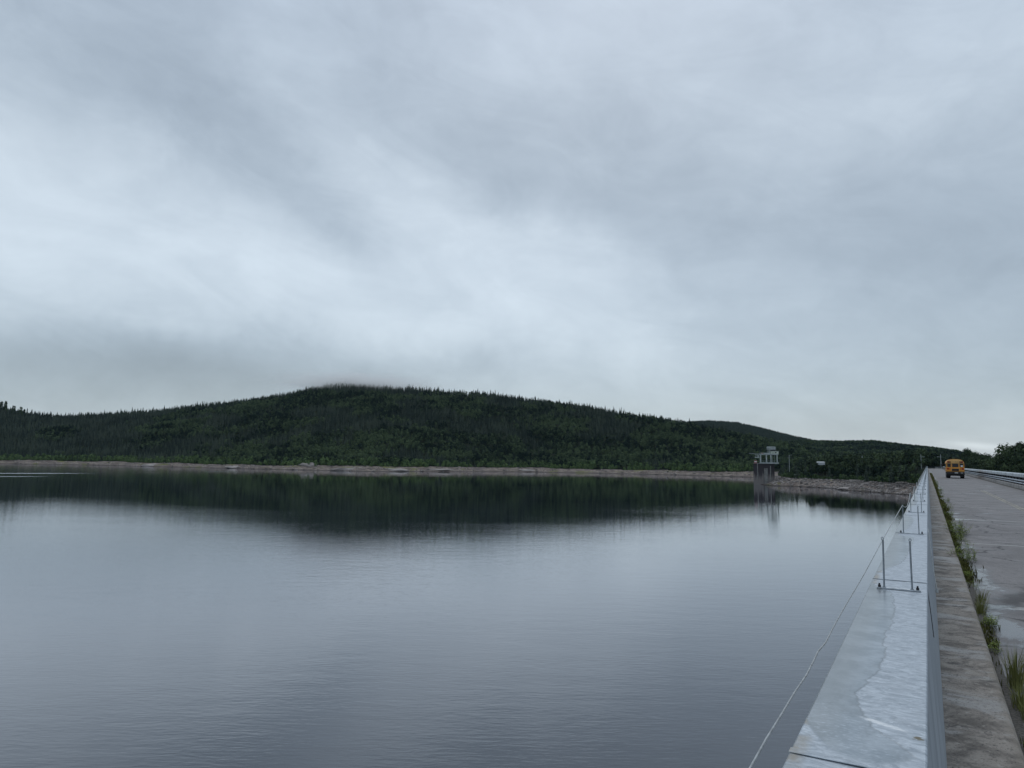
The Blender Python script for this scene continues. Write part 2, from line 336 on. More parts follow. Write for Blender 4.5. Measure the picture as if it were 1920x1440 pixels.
# ------------------------------------------------------------------ materials for the dam
def mat_metal(name='galvanised_sheet'):
    m, t = material(name); X, Y, Z = t.sep(t.pos)
    # rain film on the water side of the cap, its ragged rim measured along the crest
    fc = t.new('ShaderNodeFloatCurve'); cv = fc.mapping.curves[0]
    P = [(0, .98), (2.05, .98), (2.12, .965), (2.2, .82), (2.32, .55), (2.48, .42), (2.62, .36), (2.8, .43), (3.0, .50), (3.25, .52), (3.5, .47), (3.9, .53), (4.3, .50), (4.7, .40), (4.95, .10), (5.3, .0), (5.6, .05), (6.4, .48), (7.2, .55), (8.3, .6), (8.7, .1), (9.6, .35), (11, .45), (12, .1), (13, .0), (16, .4), (20, .2)]
    cv.points[0].location = (0, P[0][1]); cv.points[-1].location = (1, P[-1][1])
    for a, b in P[1:-1]: cv.points.new(a / 20, b)
    fc.mapping.update(); t.put(fc.inputs['Value'], t.m('DIVIDE', Y, 20))
    rim = t.m('SUBTRACT', t.noise(t.comb(0., Y, 0.), 9, 4, .6), .5)
    un = t.m('DIVIDE', t.m('ADD', X, .33), .30)
    edge = t.m('SUBTRACT', t.m('ADD', fc.outputs[0], t.m('MULTIPLY', rim, .24)), un)
    start = t.map(t.m('ADD', Y, t.m('MULTIPLY', t.m('POWER', t.m('ABSOLUTE', t.m('SUBTRACT', un, .55)), 2.2), -.9)), 2.02, 2.06)
    wet = t.m('MULTIPLY', t.map(edge, -.006, .006), start)
    rimline = t.m('MULTIPLY', t.map(t.m('ABSOLUTE', edge), .022, .0), start)
    streak = t.noise(t.comb(t.m('MULTIPLY', X, 16), t.m('MULTIPLY', Y, 34), 0.), 1.0, 6, .75, 1.2)
    fine = t.noise(t.comb(t.m('MULTIPLY', X, 60), t.m('MULTIPLY', Y, 110), Z), 1.0, 3, .6)
    blot = t.noise(t.pos, 7, 5, .65)
    dry = t.mix(t.map(streak, .32, .68), (.27, .315, .36), (.52, .575, .63))
    dry = t.mix(t.map(fine, .6, .75, 0., .6), dry, (.80, .85, .90))
    dry = t.mix(t.map(blot, .5, .75, 0., .45), dry, (.36, .40, .44))
    wetc = t.mix(t.map(t.m('ADD', t.m('MULTIPLY', blot, .6), t.m('MULTIPLY', streak, .4)), .38, .62), (.26, .305, .34), (.43, .475, .515))
    wetc = t.mix(t.map(un, .45, .1, 0., .5), wetc, (.29, .30, .295)); wetc = t.mix(t.m('MULTIPLY', t.map(fine, .5, .8), t.map(Y, 2.7, 2.3)), wetc, (.55, .60, .65)); wetc = t.mix(t.map(t.noise(t.comb(t.m('MULTIPLY', X, 2), Y, 5.), 2.6, 5, .65, .6), .45, .7, 0., .6), wetc, (.19, .215, .23))
    dry = t.mix(t.m('MULTIPLY', t.map(un, .16, .02), t.map(blot, .35, .6)), dry, (.30, .28, .24))
    c = t.mix(wet, dry, wetc); c = t.mix(t.m('MULTIPLY', rimline, .55), c, (.17, .20, .22))
    # the face that hangs down on the road side has no film: soft vertical runs
    runs = t.noise(t.comb(0., t.m('MULTIPLY', Y, 5), t.m('MULTIPLY', Z, 1.2)), 1.0, 7, .7, .5)
    face = t.mix(t.map(runs, .34, .66), (.32, .365, .41), (.48, .53, .58))
    isface = t.map(Z, 14.262, 14.255)
    c = t.mix(isface, c, face)
    # bird dropping by the edge and its pale wash
    dpx = t.m('SUBTRACT', X, -.052); dpy = t.m('SUBTRACT', Y, 2.29)
    drop = t.m('ADD', t.m('POWER', t.m('DIVIDE', dpx, .018), 2.), t.m('POWER', t.m('DIVIDE', dpy, .022), 2.))
    wash = t.m('ADD', t.m('POWER', t.m('DIVIDE', t.m('SUBTRACT', X, -.14), .085), 2.), t.m('POWER', t.m('DIVIDE', t.m('SUBTRACT', t.m('ADD', Y, t.m('MULTIPLY', X, .45)), 2.295), .022), 2.))
    c = t.mix(t.m('MULTIPLY', t.map(t.m('ADD', wash, t.m('MULTIPLY', t.m('ADD', streak, fine), 1.8)), 2.7, 1.5), .8), c, (.9, .92, .93))
    c = t.mix(t.map(t.m('ADD', drop, t.m('MULTIPLY', t.m('ADD', fine, streak), 1.6)), 2.3, 1.6), c, (.13, .11, .06))
    t.put(t.b.inputs['Base Color'], c)
    t.put(t.b.inputs['Metallic'], .35)
    t.put(t.b.inputs['Roughness'], t.m('MULTIPLY_ADD', wet, -.22, .5))
    t.put(t.b.inputs['Normal'], t.bump(t.m('MULTIPLY', streak, t.m('SUBTRACT', 1., wet)), .35, .01))
    return m
M_metal = mat_metal()
def flat(name, col, rough=.6, metal=0., var=.25, scale=3., bump=.15):
    m, t = material(name); n = t.noise(t.obj, scale, 5, .6)
    t.put(t.b.inputs['Base Color'], t.mix(t.map(n, .3, .7), [c * (1 - var) for c in col], [min(1, c * (1 + var)) for c in col]))
    t.put(t.b.inputs['Roughness'], rough); t.put(t.b.inputs['Metallic'], metal)
    if bump: t.put(t.b.inputs['Normal'], t.bump(n, bump, .02))
    return m
M_conc = flat('concrete', (.28, .27, .26), .85, var=.35, scale=.8)
M_steel = flat('steel', (.30, .33, .36), .4, .8, scale=20)
M_bar = flat('zinc_bar', (.5, .53, .56), .45, .5, scale=20)
M_dark = flat('dark_iron', (.03, .03, .035), .5, .3, scale=20)
M_rope = flat('white_rope', (.44, .46, .46), .8, scale=40)
M_rail = flat('rail_metal', (.33, .37, .42), .45, .5, scale=1.2)
M_railtop = flat('rail_top', (.50, .55, .58), .5, .35, scale=1.0, var=.3)

# sidewalk
m_walk, t = material('sidewalk_concrete'); X, Y, Z = t.sep(t.pos)
a = t.noise(t.pos, 3.2, 7, .68, .4); b = t.noise(t.comb(t.m('MULTIPLY', X, .8), t.m('MULTIPLY', Y, 1.4), 1.), 1.3, 4, .6, .6); f = t.noise(t.pos, 60, 3, .7); k = t.noise(t.pos, 14, 5, .7)
c = t.mix(t.map(a, .38, .60), (.15, .128, .108), (.36, .315, .27))
c = t.mix(t.map(b, .50, .60, 0., .8), c, (.42, .40, .38))
c = t.mix(t.map(t.noise(t.comb(X, Y, 7.), 2.1, 6, .7, .5), .56, .68, 0., .85), c, (.065, .058, .052))
c = t.mix(t.map(k, .56, .68, 0., .7), c, (.45, .41, .36)); c = t.mix(t.map(f, .56, .66, 0., .8), c, (.04, .036, .033)); c = t.mix(t.map(k, .44, .32, 0., .7), c, (.08, .07, .062)); c = t.mix(t.map(f, .38, .30, 0., .4), c, (.36, .34, .31))
c = t.mix(t.map(X, .39, .45, 0., .45), c, (.26, .225, .18))
film = t.m('MULTIPLY', t.map(b, .58, .66, 0., .6), t.map(X, .40, .30))
t.put(t.b.inputs['Base Color'], c); t.put(t.b.inputs['Roughness'], t.m('MULTIPLY_ADD', film, -.45, .8))
t.put(t.b.inputs['Normal'], t.bump(t.m('ADD', k, t.m('MULTIPLY', f, .4)), t.m('MULTIPLY_ADD', film, -.4, .5), .012))
# road
m_road, t = material('road_surface'); X, Y, Z = t.sep(t.pos)
a = t.noise(t.pos, .9, 6, .65, .3); f = t.noise(t.pos, 55, 3, .7); b = t.noise(t.comb(t.m('MULTIPLY', X, .55), t.m('MULTIPLY', Y, .45), 3.), .9, 6, .62, .5)
c = t.mix(t.map(a, .35, .65), (.155, .145, .145), (.265, .248, .245)); c = t.mix(t.map(f, .52, .66, 0., .8), c, (.045, .045, .048)); c = t.mix(t.map(f, .40, .30, 0., .6), c, (.30, .29, .29))
slab = t.noise(t.comb(t.m('MULTIPLY', X, .3), t.m('FLOOR', t.m('DIVIDE', t.m('SUBTRACT', Y, 2.9), 9.7)), 0.), 3.1, 1); c = t.mix(t.map(slab, .35, .65, 0., .3), c, (.20, .185, .18))
jy = t.m('ABSOLUTE', t.m('SUBTRACT', t.m('FRACT', t.m('DIVIDE', t.m('SUBTRACT', t.m('ADD', Y, t.m('MULTIPLY', t.m('SUBTRACT', b, .5), .12)), 2.9 - 4.85), 9.7)), .5))
c = t.mix(t.map(jy, .0105, .008, 0., .75), c, (.30, .295, .28)); c = t.mix(t.map(jy, .0025, .0012, 0., .9), c, (.03, .03, .03))
# standing water: gutter side more often
gr = t.noise(t.pos, 11, 5, .7); c = t.mix(t.map(gr, .52, .68, 0., .55), c, (.07, .066, .068)); c = t.mix(t.map(gr, .46, .32, 0., .5), c, (.32, .30, .29))
pud = t.m('ADD', t.m('ADD', b, t.m('MULTIPLY', t.m('SUBTRACT', gr, .5), .22)), t.m('ADD', t.map(X, 1.4, .6, -.05, .082), t.map(jy, .05, .0, 0., .02)))
c0_ = c; pw = t.map(pud, .60, .64); damp = t.map(pud, .50, .62)
c = t.mix(t.m('MULTIPLY', damp, .45), c, (.045, .045, .05)); c = t.mix(t.map(jy, .0125, .009, 0., .8), c, (.40, .39, .37)); c = t.mix(t.map(jy, .002, .0008, 0., .9), c, (.03, .03, .03))
crk = t.new('ShaderNodeTexVoronoi', feature='DISTANCE_TO_EDGE'); t.put(crk.inputs['Vector'], t.vm('ADD', t.pos, t.vm('MULTIPLY', t.noise(t.pos, 1.3, 4, .6, out=1), (.9, .9, 0)))); t.put(crk.inputs['Scale'], .33); c = t.mix(t.map(crk.outputs[0], .012, .003, 0., .8), c, (.03, .03, .032))
t.put(t.b.inputs['Base Color'], c); t.put(t.b.inputs['Roughness'], t.m('ADD', t.m('MULTIPLY_ADD', damp, -.28, .75), t.m('MULTIPLY', pw, -.28)))
t.put(t.b.inputs['Normal'], t.bump(f, t.m('MULTIPLY', t.m('SUBTRACT', 1., pw), .5), .006))

# ------------------------------------------------------------------ dam, road, sidewalk
ZC = EYE - .73          # top of the parapet cap
ZW = EYE - 1.88         # sidewalk
ZR = EYE - 2.0          # road
XR = 7.05               # kerb of the far barrier
Y0 = -90
d = MB().prism([(-.30, ZR - .41), (-.36, ZR - 1.6), (-4.5, -6), (22, -6), (9.6, ZR - 1.0), (8.2, ZR - .25)], 'y', Y0, DAM_END).build('dam', M_conc)
meta(d, 'long concrete dam body carrying the road and rising out of the reservoir', 'dam')
ys = np.concatenate([np.arange(Y0, 60, 2.), np.arange(60, DAM_END + 130, 10.)])
def ribbon(name, xa, xb, z, mat, bend=0):
    m = MB()
    for y0, y1 in zip(ys[:-1], ys[1:]):
        o = lambda y: bend * max(0, (y - DAM_END)) ** 2 / 160.
        m.quad((xa + o(y0), y0, z), (xb + o(y0), y0, z), (xb + o(y1), y1, z), (xa + o(y1), y1, z))
    return m.build(name, mat)
meta(ribbon('road', .40, XR + .1, ZR, m_road, 1), kind='structure')
ysw = Y0
wk = MB().prism([(-.20, ZW - .05), (-.20, ZR - .35), (.462, ZR - .35), (.475, ZW - .03), (.452, ZW), (.0, ZW)], 'y', Y0, DAM_END)
meta(wk.build('sidewalk', m_walk), kind='structure')
# centre lines
m_line, t = material('worn_line_paint'); n = t.noise(t.pos, 2.5, 6, .7)
t.put(t.b.inputs['Base Color'], t.mix(t.map(n, .42, .58), (.16, .15, .14), (.42, .38, .28))); t.put(t.b.inputs['Roughness'], .7)
ys_keep = ys; ys = ys[(ys > 14) & (ys < 75)]
for xx in (3.62, 3.80):
    meta(ribbon('road_marking', xx, xx + .09, ZR + .004, m_line), kind='structure')
ys = ys_keep
# parapet wall with folded sheet cladding
par = empty('parapet', (0, 0, 0), 0, 'long parapet clad in galvanised sheet between the reservoir and the sidewalk', 'parapet')
MB().prism([(-.325, ZC - .012), (-.325, ZR - .4), (-.03, ZR - .4), (.018, ZW - .02), (-.040, ZC - .012)], 'y', Y0, DAM_END).build('wall', M_conc, par)
seams = [-4.5, -1.25, 2.03, 5.25, 8.9, 12.05]
while seams[-1] < DAM_END - 4: seams.append(seams[-1] + 3.35)
XL = -.333; prof_t = .003
def sheet(y0, y1, k, mb=None):
    m = mb or MB(); a = random.uniform(-.0015, .0015); b = random.uniform(-.0015, .0015)
    p = [(XL, ZC - .045), (XL, ZC - .003 + a), (XL + .004, ZC + a), (-.034, ZC + b), (-.030, ZC - .004 + b), (.030, ZW + .004), (.028, ZW + .003), (-.033, ZC - .006 + b), (-.036, ZC - prof_t + b), (XL + .005, ZC - prof_t + a), (XL + .002, ZC - .045)]
    m.prism(p, 'y', y0 + .004, y1 - .003)
    if mb is None: m.build('cap_sheet', M_metal, par)
n_s = 0; rest = MB()
for k, (y0, y1) in enumerate(zip(seams[:-1], seams[1:])):
    sheet(y0, y1, k, None if k < 99 else rest)
r_ = rest.build('cap_sheet', M_metal, par); r_['kind'] = 'stuff'
# lap strips standing proud over each nearer seam
for yv in seams[2:9]:
    MB().box((XL - .001, yv - .03, ZC + .002), (-.032, yv + .002, ZC + .0035)).build('lap_strip', M_metal, par)

# posts with eyes bolted on the cap
def bracket_parts(Yb, parent=None, one=None):
    L = []
    z0 = ZC + .002 - ZC
    bar = MB().box((-.290, -.012, .002), (-.062, .012, .010), .0015)
    L.append(('base_bar', bar, M_bar))
    for xx in (-.250, -.106):
        p = MB().tube([(xx, 0, .010), (xx + random.uniform(-.003, .003), 0, .285)], .0052, 10)
        p.box((xx - .009, -.007, .0101), (xx + .009, .007, .014))
        L.append(('post', p, M_steel))
        e = MB(); c = Vector((xx, 0, .292)); pts = [c + Vector((.0055 * math.cos(q), 0, .0085 * math.sin(q))) for q in np.linspace(0, 2 * math.pi, 13)]
        e.tube(pts, .0024, 6, cap=False)
        L.append(('eye', e, M_steel))
    for xx in (-.275, -.078):
        b = MB().tube([(xx, 0, .010), (xx, 0, .022)], .0095, 6).tube([(xx, 0, .022), (xx, 0, .032)], .005, 8)
        L.append(('bolt', b, M_dark))
    return L
ydist = [4.85 + 3.95 * k for k in range(118) if 4.85 + 3.95 * k < DAM_END - 2]
proto = [(n, mb.mesh(n, mt, False)) for n, mb, mt in bracket_parts(0)]
lab = {0: 'nearest pair of thin steel posts on a base bar bolted to the parapet cap', 1: 'second nearest pair of thin steel posts, where the rope reaches its left post', 2: 'third pair of steel posts along the parapet cap, counted from the nearest'}
def place_bracket(Yb, k):
    e = empty('steel_post_pair', (0, Yb, ZC), random.uniform(-.03, .03), lab.get(k, 'distant pair of thin steel posts further along the parapet cap'), 'post pair', 'post pairs along the parapet')
    last = None
    for n, me in proto:
        o = bpy.data.objects.new(n, me); link(o, last if n == 'eye' else e)
        if n == 'post': last = o
    return e
far = MB()
for n, mb, mt in bracket_parts(0):
    tmp = bpy.data.meshes.new('t'); mb.bm.to_mesh(tmp); mb.bm.free(); far.bm.from_mesh(tmp)
far_me = far.mesh('steel_post_pair', M_steel)
for k, Yb in enumerate(ydist):
    if k < 24: place_bracket(Yb, k)
    else:
        o = bpy.data.objects.new('steel_post_pair', far_me); o.location = (0, Yb, ZC); link(o)
        meta(o, 'distant pair of thin steel posts further along the parapet cap', 'post pair', 'post pairs along the parapet')
# rope through the left eyes, its near end hanging free over the water side
pts = []
for k in range(min(60, len(ydist) - 1), 0, -1):
    pts.append(Vector((-.250, ydist[k], ZC + .297)))
    if k > 1:
        for s in (.25, .5, .75): pts.append(Vector((-.250, ydist[k] - 3.95 * s, ZC + .297 - .10 * math.sin(math.pi * s))))
for px_, py_, dd in [(1669, 987, 8.0), (1640, 1040, 7.1), (1620, 1077, 6.7), (1606, 1101, 6.4), (1592, 1124, 5.9), (1577, 1150, 5.2), (1562, 1177, 4.5), (1548, 1205, 3.95), (1534, 1221, 3.7), (1527, 1236, 3.5), (1512, 1266, 3.2), (1490, 1298, 2.9), (1465, 1340, 2.6), (1437, 1385, 2.35), (1405, 1443, 2.1), (1380, 1500, 2.0)]:
    pts.append(at(px_, py_, dd))
rp = MB().tube(pts, .0036, 6).build('rope', M_rope, None, True)
meta(rp, 'pale rope strung through the left posts and hanging slack above the water', 'rope')
# short white cord end hanging on the road face
cp = [Vector((-.024, 9.6, ZC + .004)), Vector((-.010, 9.2, ZC - .12)), Vector((.008, 8.6, ZC - .33)), Vector((.03, 8.2, ZC - .46))]
cm = MB().tube(cp, .004, 6).tube([cp[-1], cp[-1] + Vector((.004, -.01, -.035))], .012, 6)
meta(cm.build('cord', M_rope), 'short white cord end hanging down the road face of the parapet', 'cord')
m_bird = flat('dropping', (.10, .085, .05), .9, scale=80)
cm = MB().tube([(-.033, 5.1, ZC - .002), (-.02, 4.95, ZC - .10), (-.008, 4.82, ZC - .24)], .0022, 5)
meta(cm.build('wire', M_dark), 'thin dark wire hanging down the parapet face beside the nearest posts', 'wire')

# ------------------------------------------------------------------ far barrier
bar = empty('guard_barrier', (0, 0, 0), 0, 'long metal rail barrier on a concrete kerb along the far side of the road', 'barrier')
# kerb, two box rails and a deep pale top beam, in lengths
MB().prism([(XR, ZR - .3), (XR + .02, ZR + .30), (XR + .06, ZR + .34), (XR + .5, ZR + .34), (XR + .5, ZR - .3)], 'y', 5, DAM_END).build('kerb', M_conc, bar)
yy = 5.0
while yy < DAM_END:
    L_ = 6.0
    if yy < 330:
        MB().prism([(XR + .12, ZR + .44), (XR + .09, ZR + .50), (XR + .12, ZR + .56), (XR + .20, ZR + .56), (XR + .20, ZR + .44)], 'y', yy + .01, yy + L_ - .01).build('lower_rail', M_rail, bar)
    yy += L_
MB().prism([(XR + .12, ZR + .66), (XR + .09, ZR + .73), (XR + .12, ZR + .80), (XR + .22, ZR + .80), (XR + .22, ZR + .66)], 'y', 5, DAM_END).build('middle_rail', M_rail, bar)
MB().prism([(XR + .10, ZR + 1.02), (XR + .07, ZR + 1.07), (XR + .07, ZR + 1.30), (XR + .13, ZR + 1.38), (XR + .40, ZR + 1.38), (XR + .42, ZR + 1.02)], 'y', 5, DAM_END).build('top_beam', M_railtop, bar)
MB().box((XR + .40, 5, ZR + .34), (XR + .44, DAM_END, ZR + 1.05)).build('dark_gap_sheet', flat('gap_dark', (.035, .045, .06), .6), bar)  # added dark sheet standing in for the dark gaps between the rails
for k in range(95):
    yk = 20 + 3.0 * k
    MB().box((XR + .22, yk, ZR + .341), (XR + .36, yk + .10, ZR + 1.018)).build('post', M_dark, bar)
meta(MB().box((XR - .28, 6, ZR - .01), (XR - .003, DAM_END, ZR + .012)).build('kerb_shadow_strip', flat('painted_shadow', (.06, .055, .045), .9, scale=6)), kind='structure')  # dark strip painting the shadow line at the foot of the kerb

# barrier closing the view where the road bends
eb = empty('end_barrier', (0, DAM_END + 55, ZR), 0, 'low dark rail across the bend at the far end of the dam road', 'barrier')
MB().prism([(-.1, .45), (-.16, .6), (-.1, .78), (.05, .78), (.05, .45)], 'x', -2, 9).build('rail', flat('dark_rail', (.06, .07, .08), .6), eb)
for k in range(5): MB().box((-1.8 + 2.6 * k, -.02 + .08, 0), (-1.6 + 2.6 * k, .2, .8)).build('post', M_dark, eb)
o = MB().box((0, 0, 0), (2.6, .8, .85), .06).build('concrete_block', flat('pale_block', (.45, .46, .46), .8)); o.location = (4.2, DAM_END + 60, ZR + .02); 
meta(o, 'small pale concrete block behind the rail at the road bend', 'block')

# ------------------------------------------------------------------ debris on the road
M_twig = flat('bark', (.03, .024, .02), .9, scale=30)
tw = MB(); a_ = ground(1889, 1254, ZR + .02); b_ = ground(1909, 1258, ZR + .012)
tw.tube([a_, (a_ + b_) / 2 + Vector((0, .01, .01)), b_], .006, 6, r2=.003); tw.tube([(a_ + b_) / 2, (a_ + b_) / 2 + Vector((.03, .05, .02))], .003, 5)
meta(tw.build('twig', M_twig), 'small dark twig lying on the wet road beside the grass tuft', 'twig')

# ------------------------------------------------------------------ foliage materials
def foliage(name, dark, light, trans=.0, vary=.5):
    m, t = material(name); ti = t.attr('tint').outputs['Fac']; rnd = t.new('ShaderNodeObjectInfo').outputs['Random']
    f = t.m('ADD', ti, t.m('MULTIPLY', t.m('SUBTRACT', rnd, .5), vary), clamp=True)
    t.put(t.b.inputs['Base Color'], t.mix(f, dark, light)); t.put(t.b.inputs['Roughness'], .75); t.put(t.b.inputs['Specular IOR Level'], .05)
    return m
M_spruce = foliage('spruce_needles', (.010, .019, .018), (.085, .105, .075))
M_leaf = foliage('leaves', (.014, .026, .018), (.140, .190, .092))
M_leafd = foliage('dark_leaves', (.011, .022, .016), (.095, .130, .062))
M_bush = foliage('bush_leaves', (.034, .058, .027), (.140, .205, .080))
M_weed = foliage('weed_leaves', (.06, .095, .025), (.26, .32, .08), vary=.2)
M_moss = foliage('moss', (.04, .045, .016), (.20, .19, .06), vary=0)
M_dead = foliage('dead_wood', (.08, .08, .075), (.20, .195, .18))
M_trunk = flat('trunk_bark', (.11, .10, .09), .9, scale=4)

# ------------------------------------------------------------------ tree prototypes as triangle soups: (V, T, tint)
def soup(tris, tints):
    V = np.array(tris, float).reshape(-1, 3); return V, np.arange(len(V)).reshape(-1, 3), np.repeat(np.array(tints, float), 3)
def spruce_soup(rg, layers=8, fr=6, wide=.16):
    """unit height"""
    tr = []; ti = []; lean = rg.normal(0, .012, 2)
    for k in range(3):
        a = 2 * math.pi * k / 3; b = 2 * math.pi * (k + 1) / 3; r = .012
        tr.append([(r * math.cos(a), r * math.sin(a), -.05), (r * math.cos(b), r * math.sin(b), -.05), (lean[0], lean[1], 1.0)]); ti.append(.2)
    for i in range(layers):
        t_ = (i + .3) / layers; zc = .10 + .88 * t_; rad = wide * (1 - t_) ** .8 * rg.uniform(.75, 1.2) + .012
        a0 = rg.uniform(0, 6.28); sh = rg.uniform(.25, .75)
        for k in range(fr):
            a = a0 + 2 * math.pi * k / fr + rg.normal(0, .15); rr = rad * rg.uniform(.6, 1.2); wd = 3.1 / fr
            ox, oy = lean * zc; dz = -.55 * rr
            tr.append([(ox, oy, zc + .9 / layers), (ox + rr * math.cos(a - wd), oy + rr * math.sin(a - wd), zc + dz - rg.uniform(0, .02)), (ox + rr * 1.1 * math.cos(a + wd * .6), oy + rr * 1.1 * math.sin(a + wd * .6), zc + dz - rg.uniform(0, .03))])
            ti.append(np.clip(sh + rg.normal(0, .12), 0, 1))
    return soup(tr, ti)
def leaf_soup(rg, n=70, w=.36, base=.22, lobes=6, size=.10, top=1.0):
    tr = []; ti = []; L = []
    for i in range(lobes):
        a = rg.uniform(0, 6.28); q = rg.uniform(0, 1); zc = base + .14 + (top - base - .26) * q; rr = w * (1 - .65 * q) * rg.uniform(.25, .75)
        L.append((rr * math.cos(a), rr * math.sin(a), zc, rg.uniform(.45, .8) * w * (1 - .35 * q), rg.uniform(.2, .8)))
    L.append((0, 0, top - .18, w * .42, .6)); L.append((0, 0, (base + top) / 2, w * .7, .4))
    for i in range(n):
        lx, ly, lz, lr, sh = L[rg.integers(len(L))]
        v = rg.normal(0, 1, 3); v /= np.linalg.norm(v); v[2] = v[2] if v[2] > -.3 else -v[2] * .5
        c = np.array([lx, ly, lz]) + v * lr * rg.uniform(.6, 1.08) * np.array([1, 1, .9])
        s = size * rg.uniform(.5, 1.3); u1 = rg.normal(0, 1, 3); u1 -= v * u1.dot(v) * .7; u1 /= np.linalg.norm(u1); u2 = np.cross(v, u1) + rg.normal(0, .25, 3)
        tr.append([c + u1 * s, c - u1 * s * .6 + u2 * s * .8, c - u1 * s * .4 - u2 * s * .8]); ti.append(np.clip(sh + rg.normal(0, .2), 0, 1))
    return soup(tr, ti)
def snag_soup(rg):
    tr = []; ti = []
    lx, ly = rg.normal(0, .03, 2)
    for k in range(3):
        a = 2 * math.pi * k / 3; b = a + 2.1; r = .010
        tr += [[(r * math.cos(a), r * math.sin(a), -.05), (r * math.cos(b), r * math.sin(b), -.05), (lx, ly, 1)]]; ti.append(.6)
    for i in range(7):
        z_ = rg.uniform(.4, .95); a = rg.uniform(0, 6.28); l = rg.uniform(.03, .07)
        tr.append([(lx * z_, ly * z_, z_), (lx * z_, ly * z_, z_ + .012), (lx * z_ + l * math.cos(a), ly * z_ + l * math.sin(a), z_ + l * .7)]); ti.append(.4)
    return soup(tr, ti)
rg = np.random.default_rng(3)
P_spruce = [spruce_soup(rg, 8, 6, rg.uniform(.12, .19)) for _ in range(8)]
P_leaf = [leaf_soup(rg, 120, rg.uniform(.27, .38), size=.085) for _ in range(8)]
P_bush = [leaf_soup(rg, 60, rg.uniform(.6, .8), .0, 5, .2) for _ in range(6)]
P_snag = [snag_soup(rg) for _ in range(6)]
def bake(P, pos, hgt, tin, seed=0):
    """one big mesh from many transformed prototypes; hgt (n,2) = width scale, height"""
    rg = np.random.default_rng(seed); pick = rg.integers(0, len(P), len(pos)); rot = rg.uniform(0, 6.28, len(pos)); VV = []; TT = []; CC = []; off = 0
    for i, (V, T_, c) in enumerate(P):
        s = np.where(pick == i)[0]
        if not len(s): continue
        co, si = np.cos(rot[s])[:, None], np.sin(rot[s])[:, None]; hw = hgt[s, 0][:, None]; hh = hgt[s, 1][:, None]
        x_ = (V[:, 0] * co - V[:, 1] * si) * hw + pos[s, 0][:, None]; y_ = (V[:, 0] * si + V[:, 1] * co) * hw + pos[s, 1][:, None]; z_ = V[:, 2] * hh + pos[s, 2][:, None]
        VV.append(np.stack([x_, y_, z_], -1).reshape(-1, 3))
        TT.append((T_[None] + (np.arange(len(s)) * len(V))[:, None, None] + off).reshape(-1, 3)); off += len(s) * len(V)
        CC.append(np.clip(c[None] * .45 + tin[s][:, None] * .85 - .12, 0, 1).ravel())
    return np.concatenate(VV), np.concatenate(TT), np.concatenate(CC)

# ------------------------------------------------------------------ where trees stand
a_lo, a_hi = pxaz(-150), pxaz(2080)
def scatter(n, r_lo, r_hi, a0=a_lo, a1=a_hi, seed=0):
    rg = np.random.default_rng(seed); r = np.sqrt(rg.uniform(r_lo ** 2, r_hi ** 2, n)); a = rg.uniform(a0, a1, n)
    X = r * np.sin(a); Y = r * np.cos(a); Z, K, Q, Dd = land(X, Y); return X, Y, Z, K, Q, Dd, r, a, rg
cand = {'spruce': [], 'leaf': [], 'bush': [], 'snag': []}
def add(kind, X, Y, Z, wd, hg, tn):
    cand[kind].append(np.stack([X, Y, Z, wd, hg, tn], -1))
# main slope
X, Y, Z, K, Q, Dd, r, a, rg = scatter(104000, 700, 1680, seed=1)
pxs = 960 + FPX * np.tan(a + YAW)
rr = np.interp(a, mA, mR)
inside_bay = (Q > 38) & (r < rr + 70) & (Dd < -20) & (Z > 4)
dens = .80 + .5 * (fbm(X / 60, Y / 60) - .5)
ok = inside_bay & (rg.random(len(X)) < np.clip(dens, .5, 1))
patch = fbm(X / 70 + 5, Y / 70 + 3, 3)
hillfrac = np.clip((r - np.interp(a, s_az, s_r)) / (rr - np.interp(a, s_az, s_r)), 0, 1)
p_leaf = sstep(.42, .60, patch + .10 * sstep(450, 900, pxs) - .22 * sstep(330, 120, pxs) + .20 * sstep(1150, 1500, pxs) - .14 * sstep(.7, .95, hillfrac))
isleaf = rg.random(len(X)) < p_leaf * (1 - .85 * sstep(.86, .95, hillfrac))
issnag = (rg.random(len(X)) < .04 * sstep(.55, .68, fbm(X / 50 + 90, Y / 50, 3)) + .004) & (pxs > 150)
tone = fbm(X / 35 + 60, Y / 35 + 20, 3)
e = rg.random(len(X))
s = ok & ~isleaf & ~issnag; hg = 5.5 + 7.0 * e[s] ** 1.6 + 3 * (tone[s] - .5) + 4.0 * (rg.random(s.sum()) < .06); add('spruce', X[s], Y[s], Z[s], hg * .82 * rg.uniform(.8, 1.25, s.sum()) + 2.2, hg, np.clip((tone[s] - .5) * 2.2 + .36 + rg.normal(0, .32, s.sum()), 0, 1))
s = ok & isleaf & ~issnag; hg = 6 + 4.5 * e[s]; add('leaf', X[s], Y[s], Z[s], hg * rg.uniform(.75, 1.1, s.sum()), hg, np.clip((tone[s] - .5) * 2.2 + .52 + rg.normal(0, .34, s.sum()), 0, 1))
s = ok & issnag; hg = 8 + 5 * e[s]; add('snag', X[s], Y[s], Z[s], hg, hg, np.clip(rg.normal(.45, .25, s.sum()), 0, 1))
# willow and alder belt above the rocks
X, Y, Z, K, Q, Dd, r, a, rg = scatter(30000, 700, 1300, seed=2)
s = (Q > 18.5 + 9 * (fbm(X / 20 + 30, Y / 20, 2) - .4)) & (Q < 54) & (Dd < -10) & (rg.random(len(X)) < .95)
hg = 3.2 + 5.2 * rg.random(s.sum()) * sstep(21, 38, Q[s]) + 3.0 * (fbm(X[s] / 30, Y[s] / 30, 2) - .3)
add('bush', X[s], Y[s], Z[s] - .3, hg * .85, hg, np.clip(fbm(X[s] / 18, Y[s] / 18, 3) + .1 + rg.normal(0, .2, s.sum()), 0, 1))
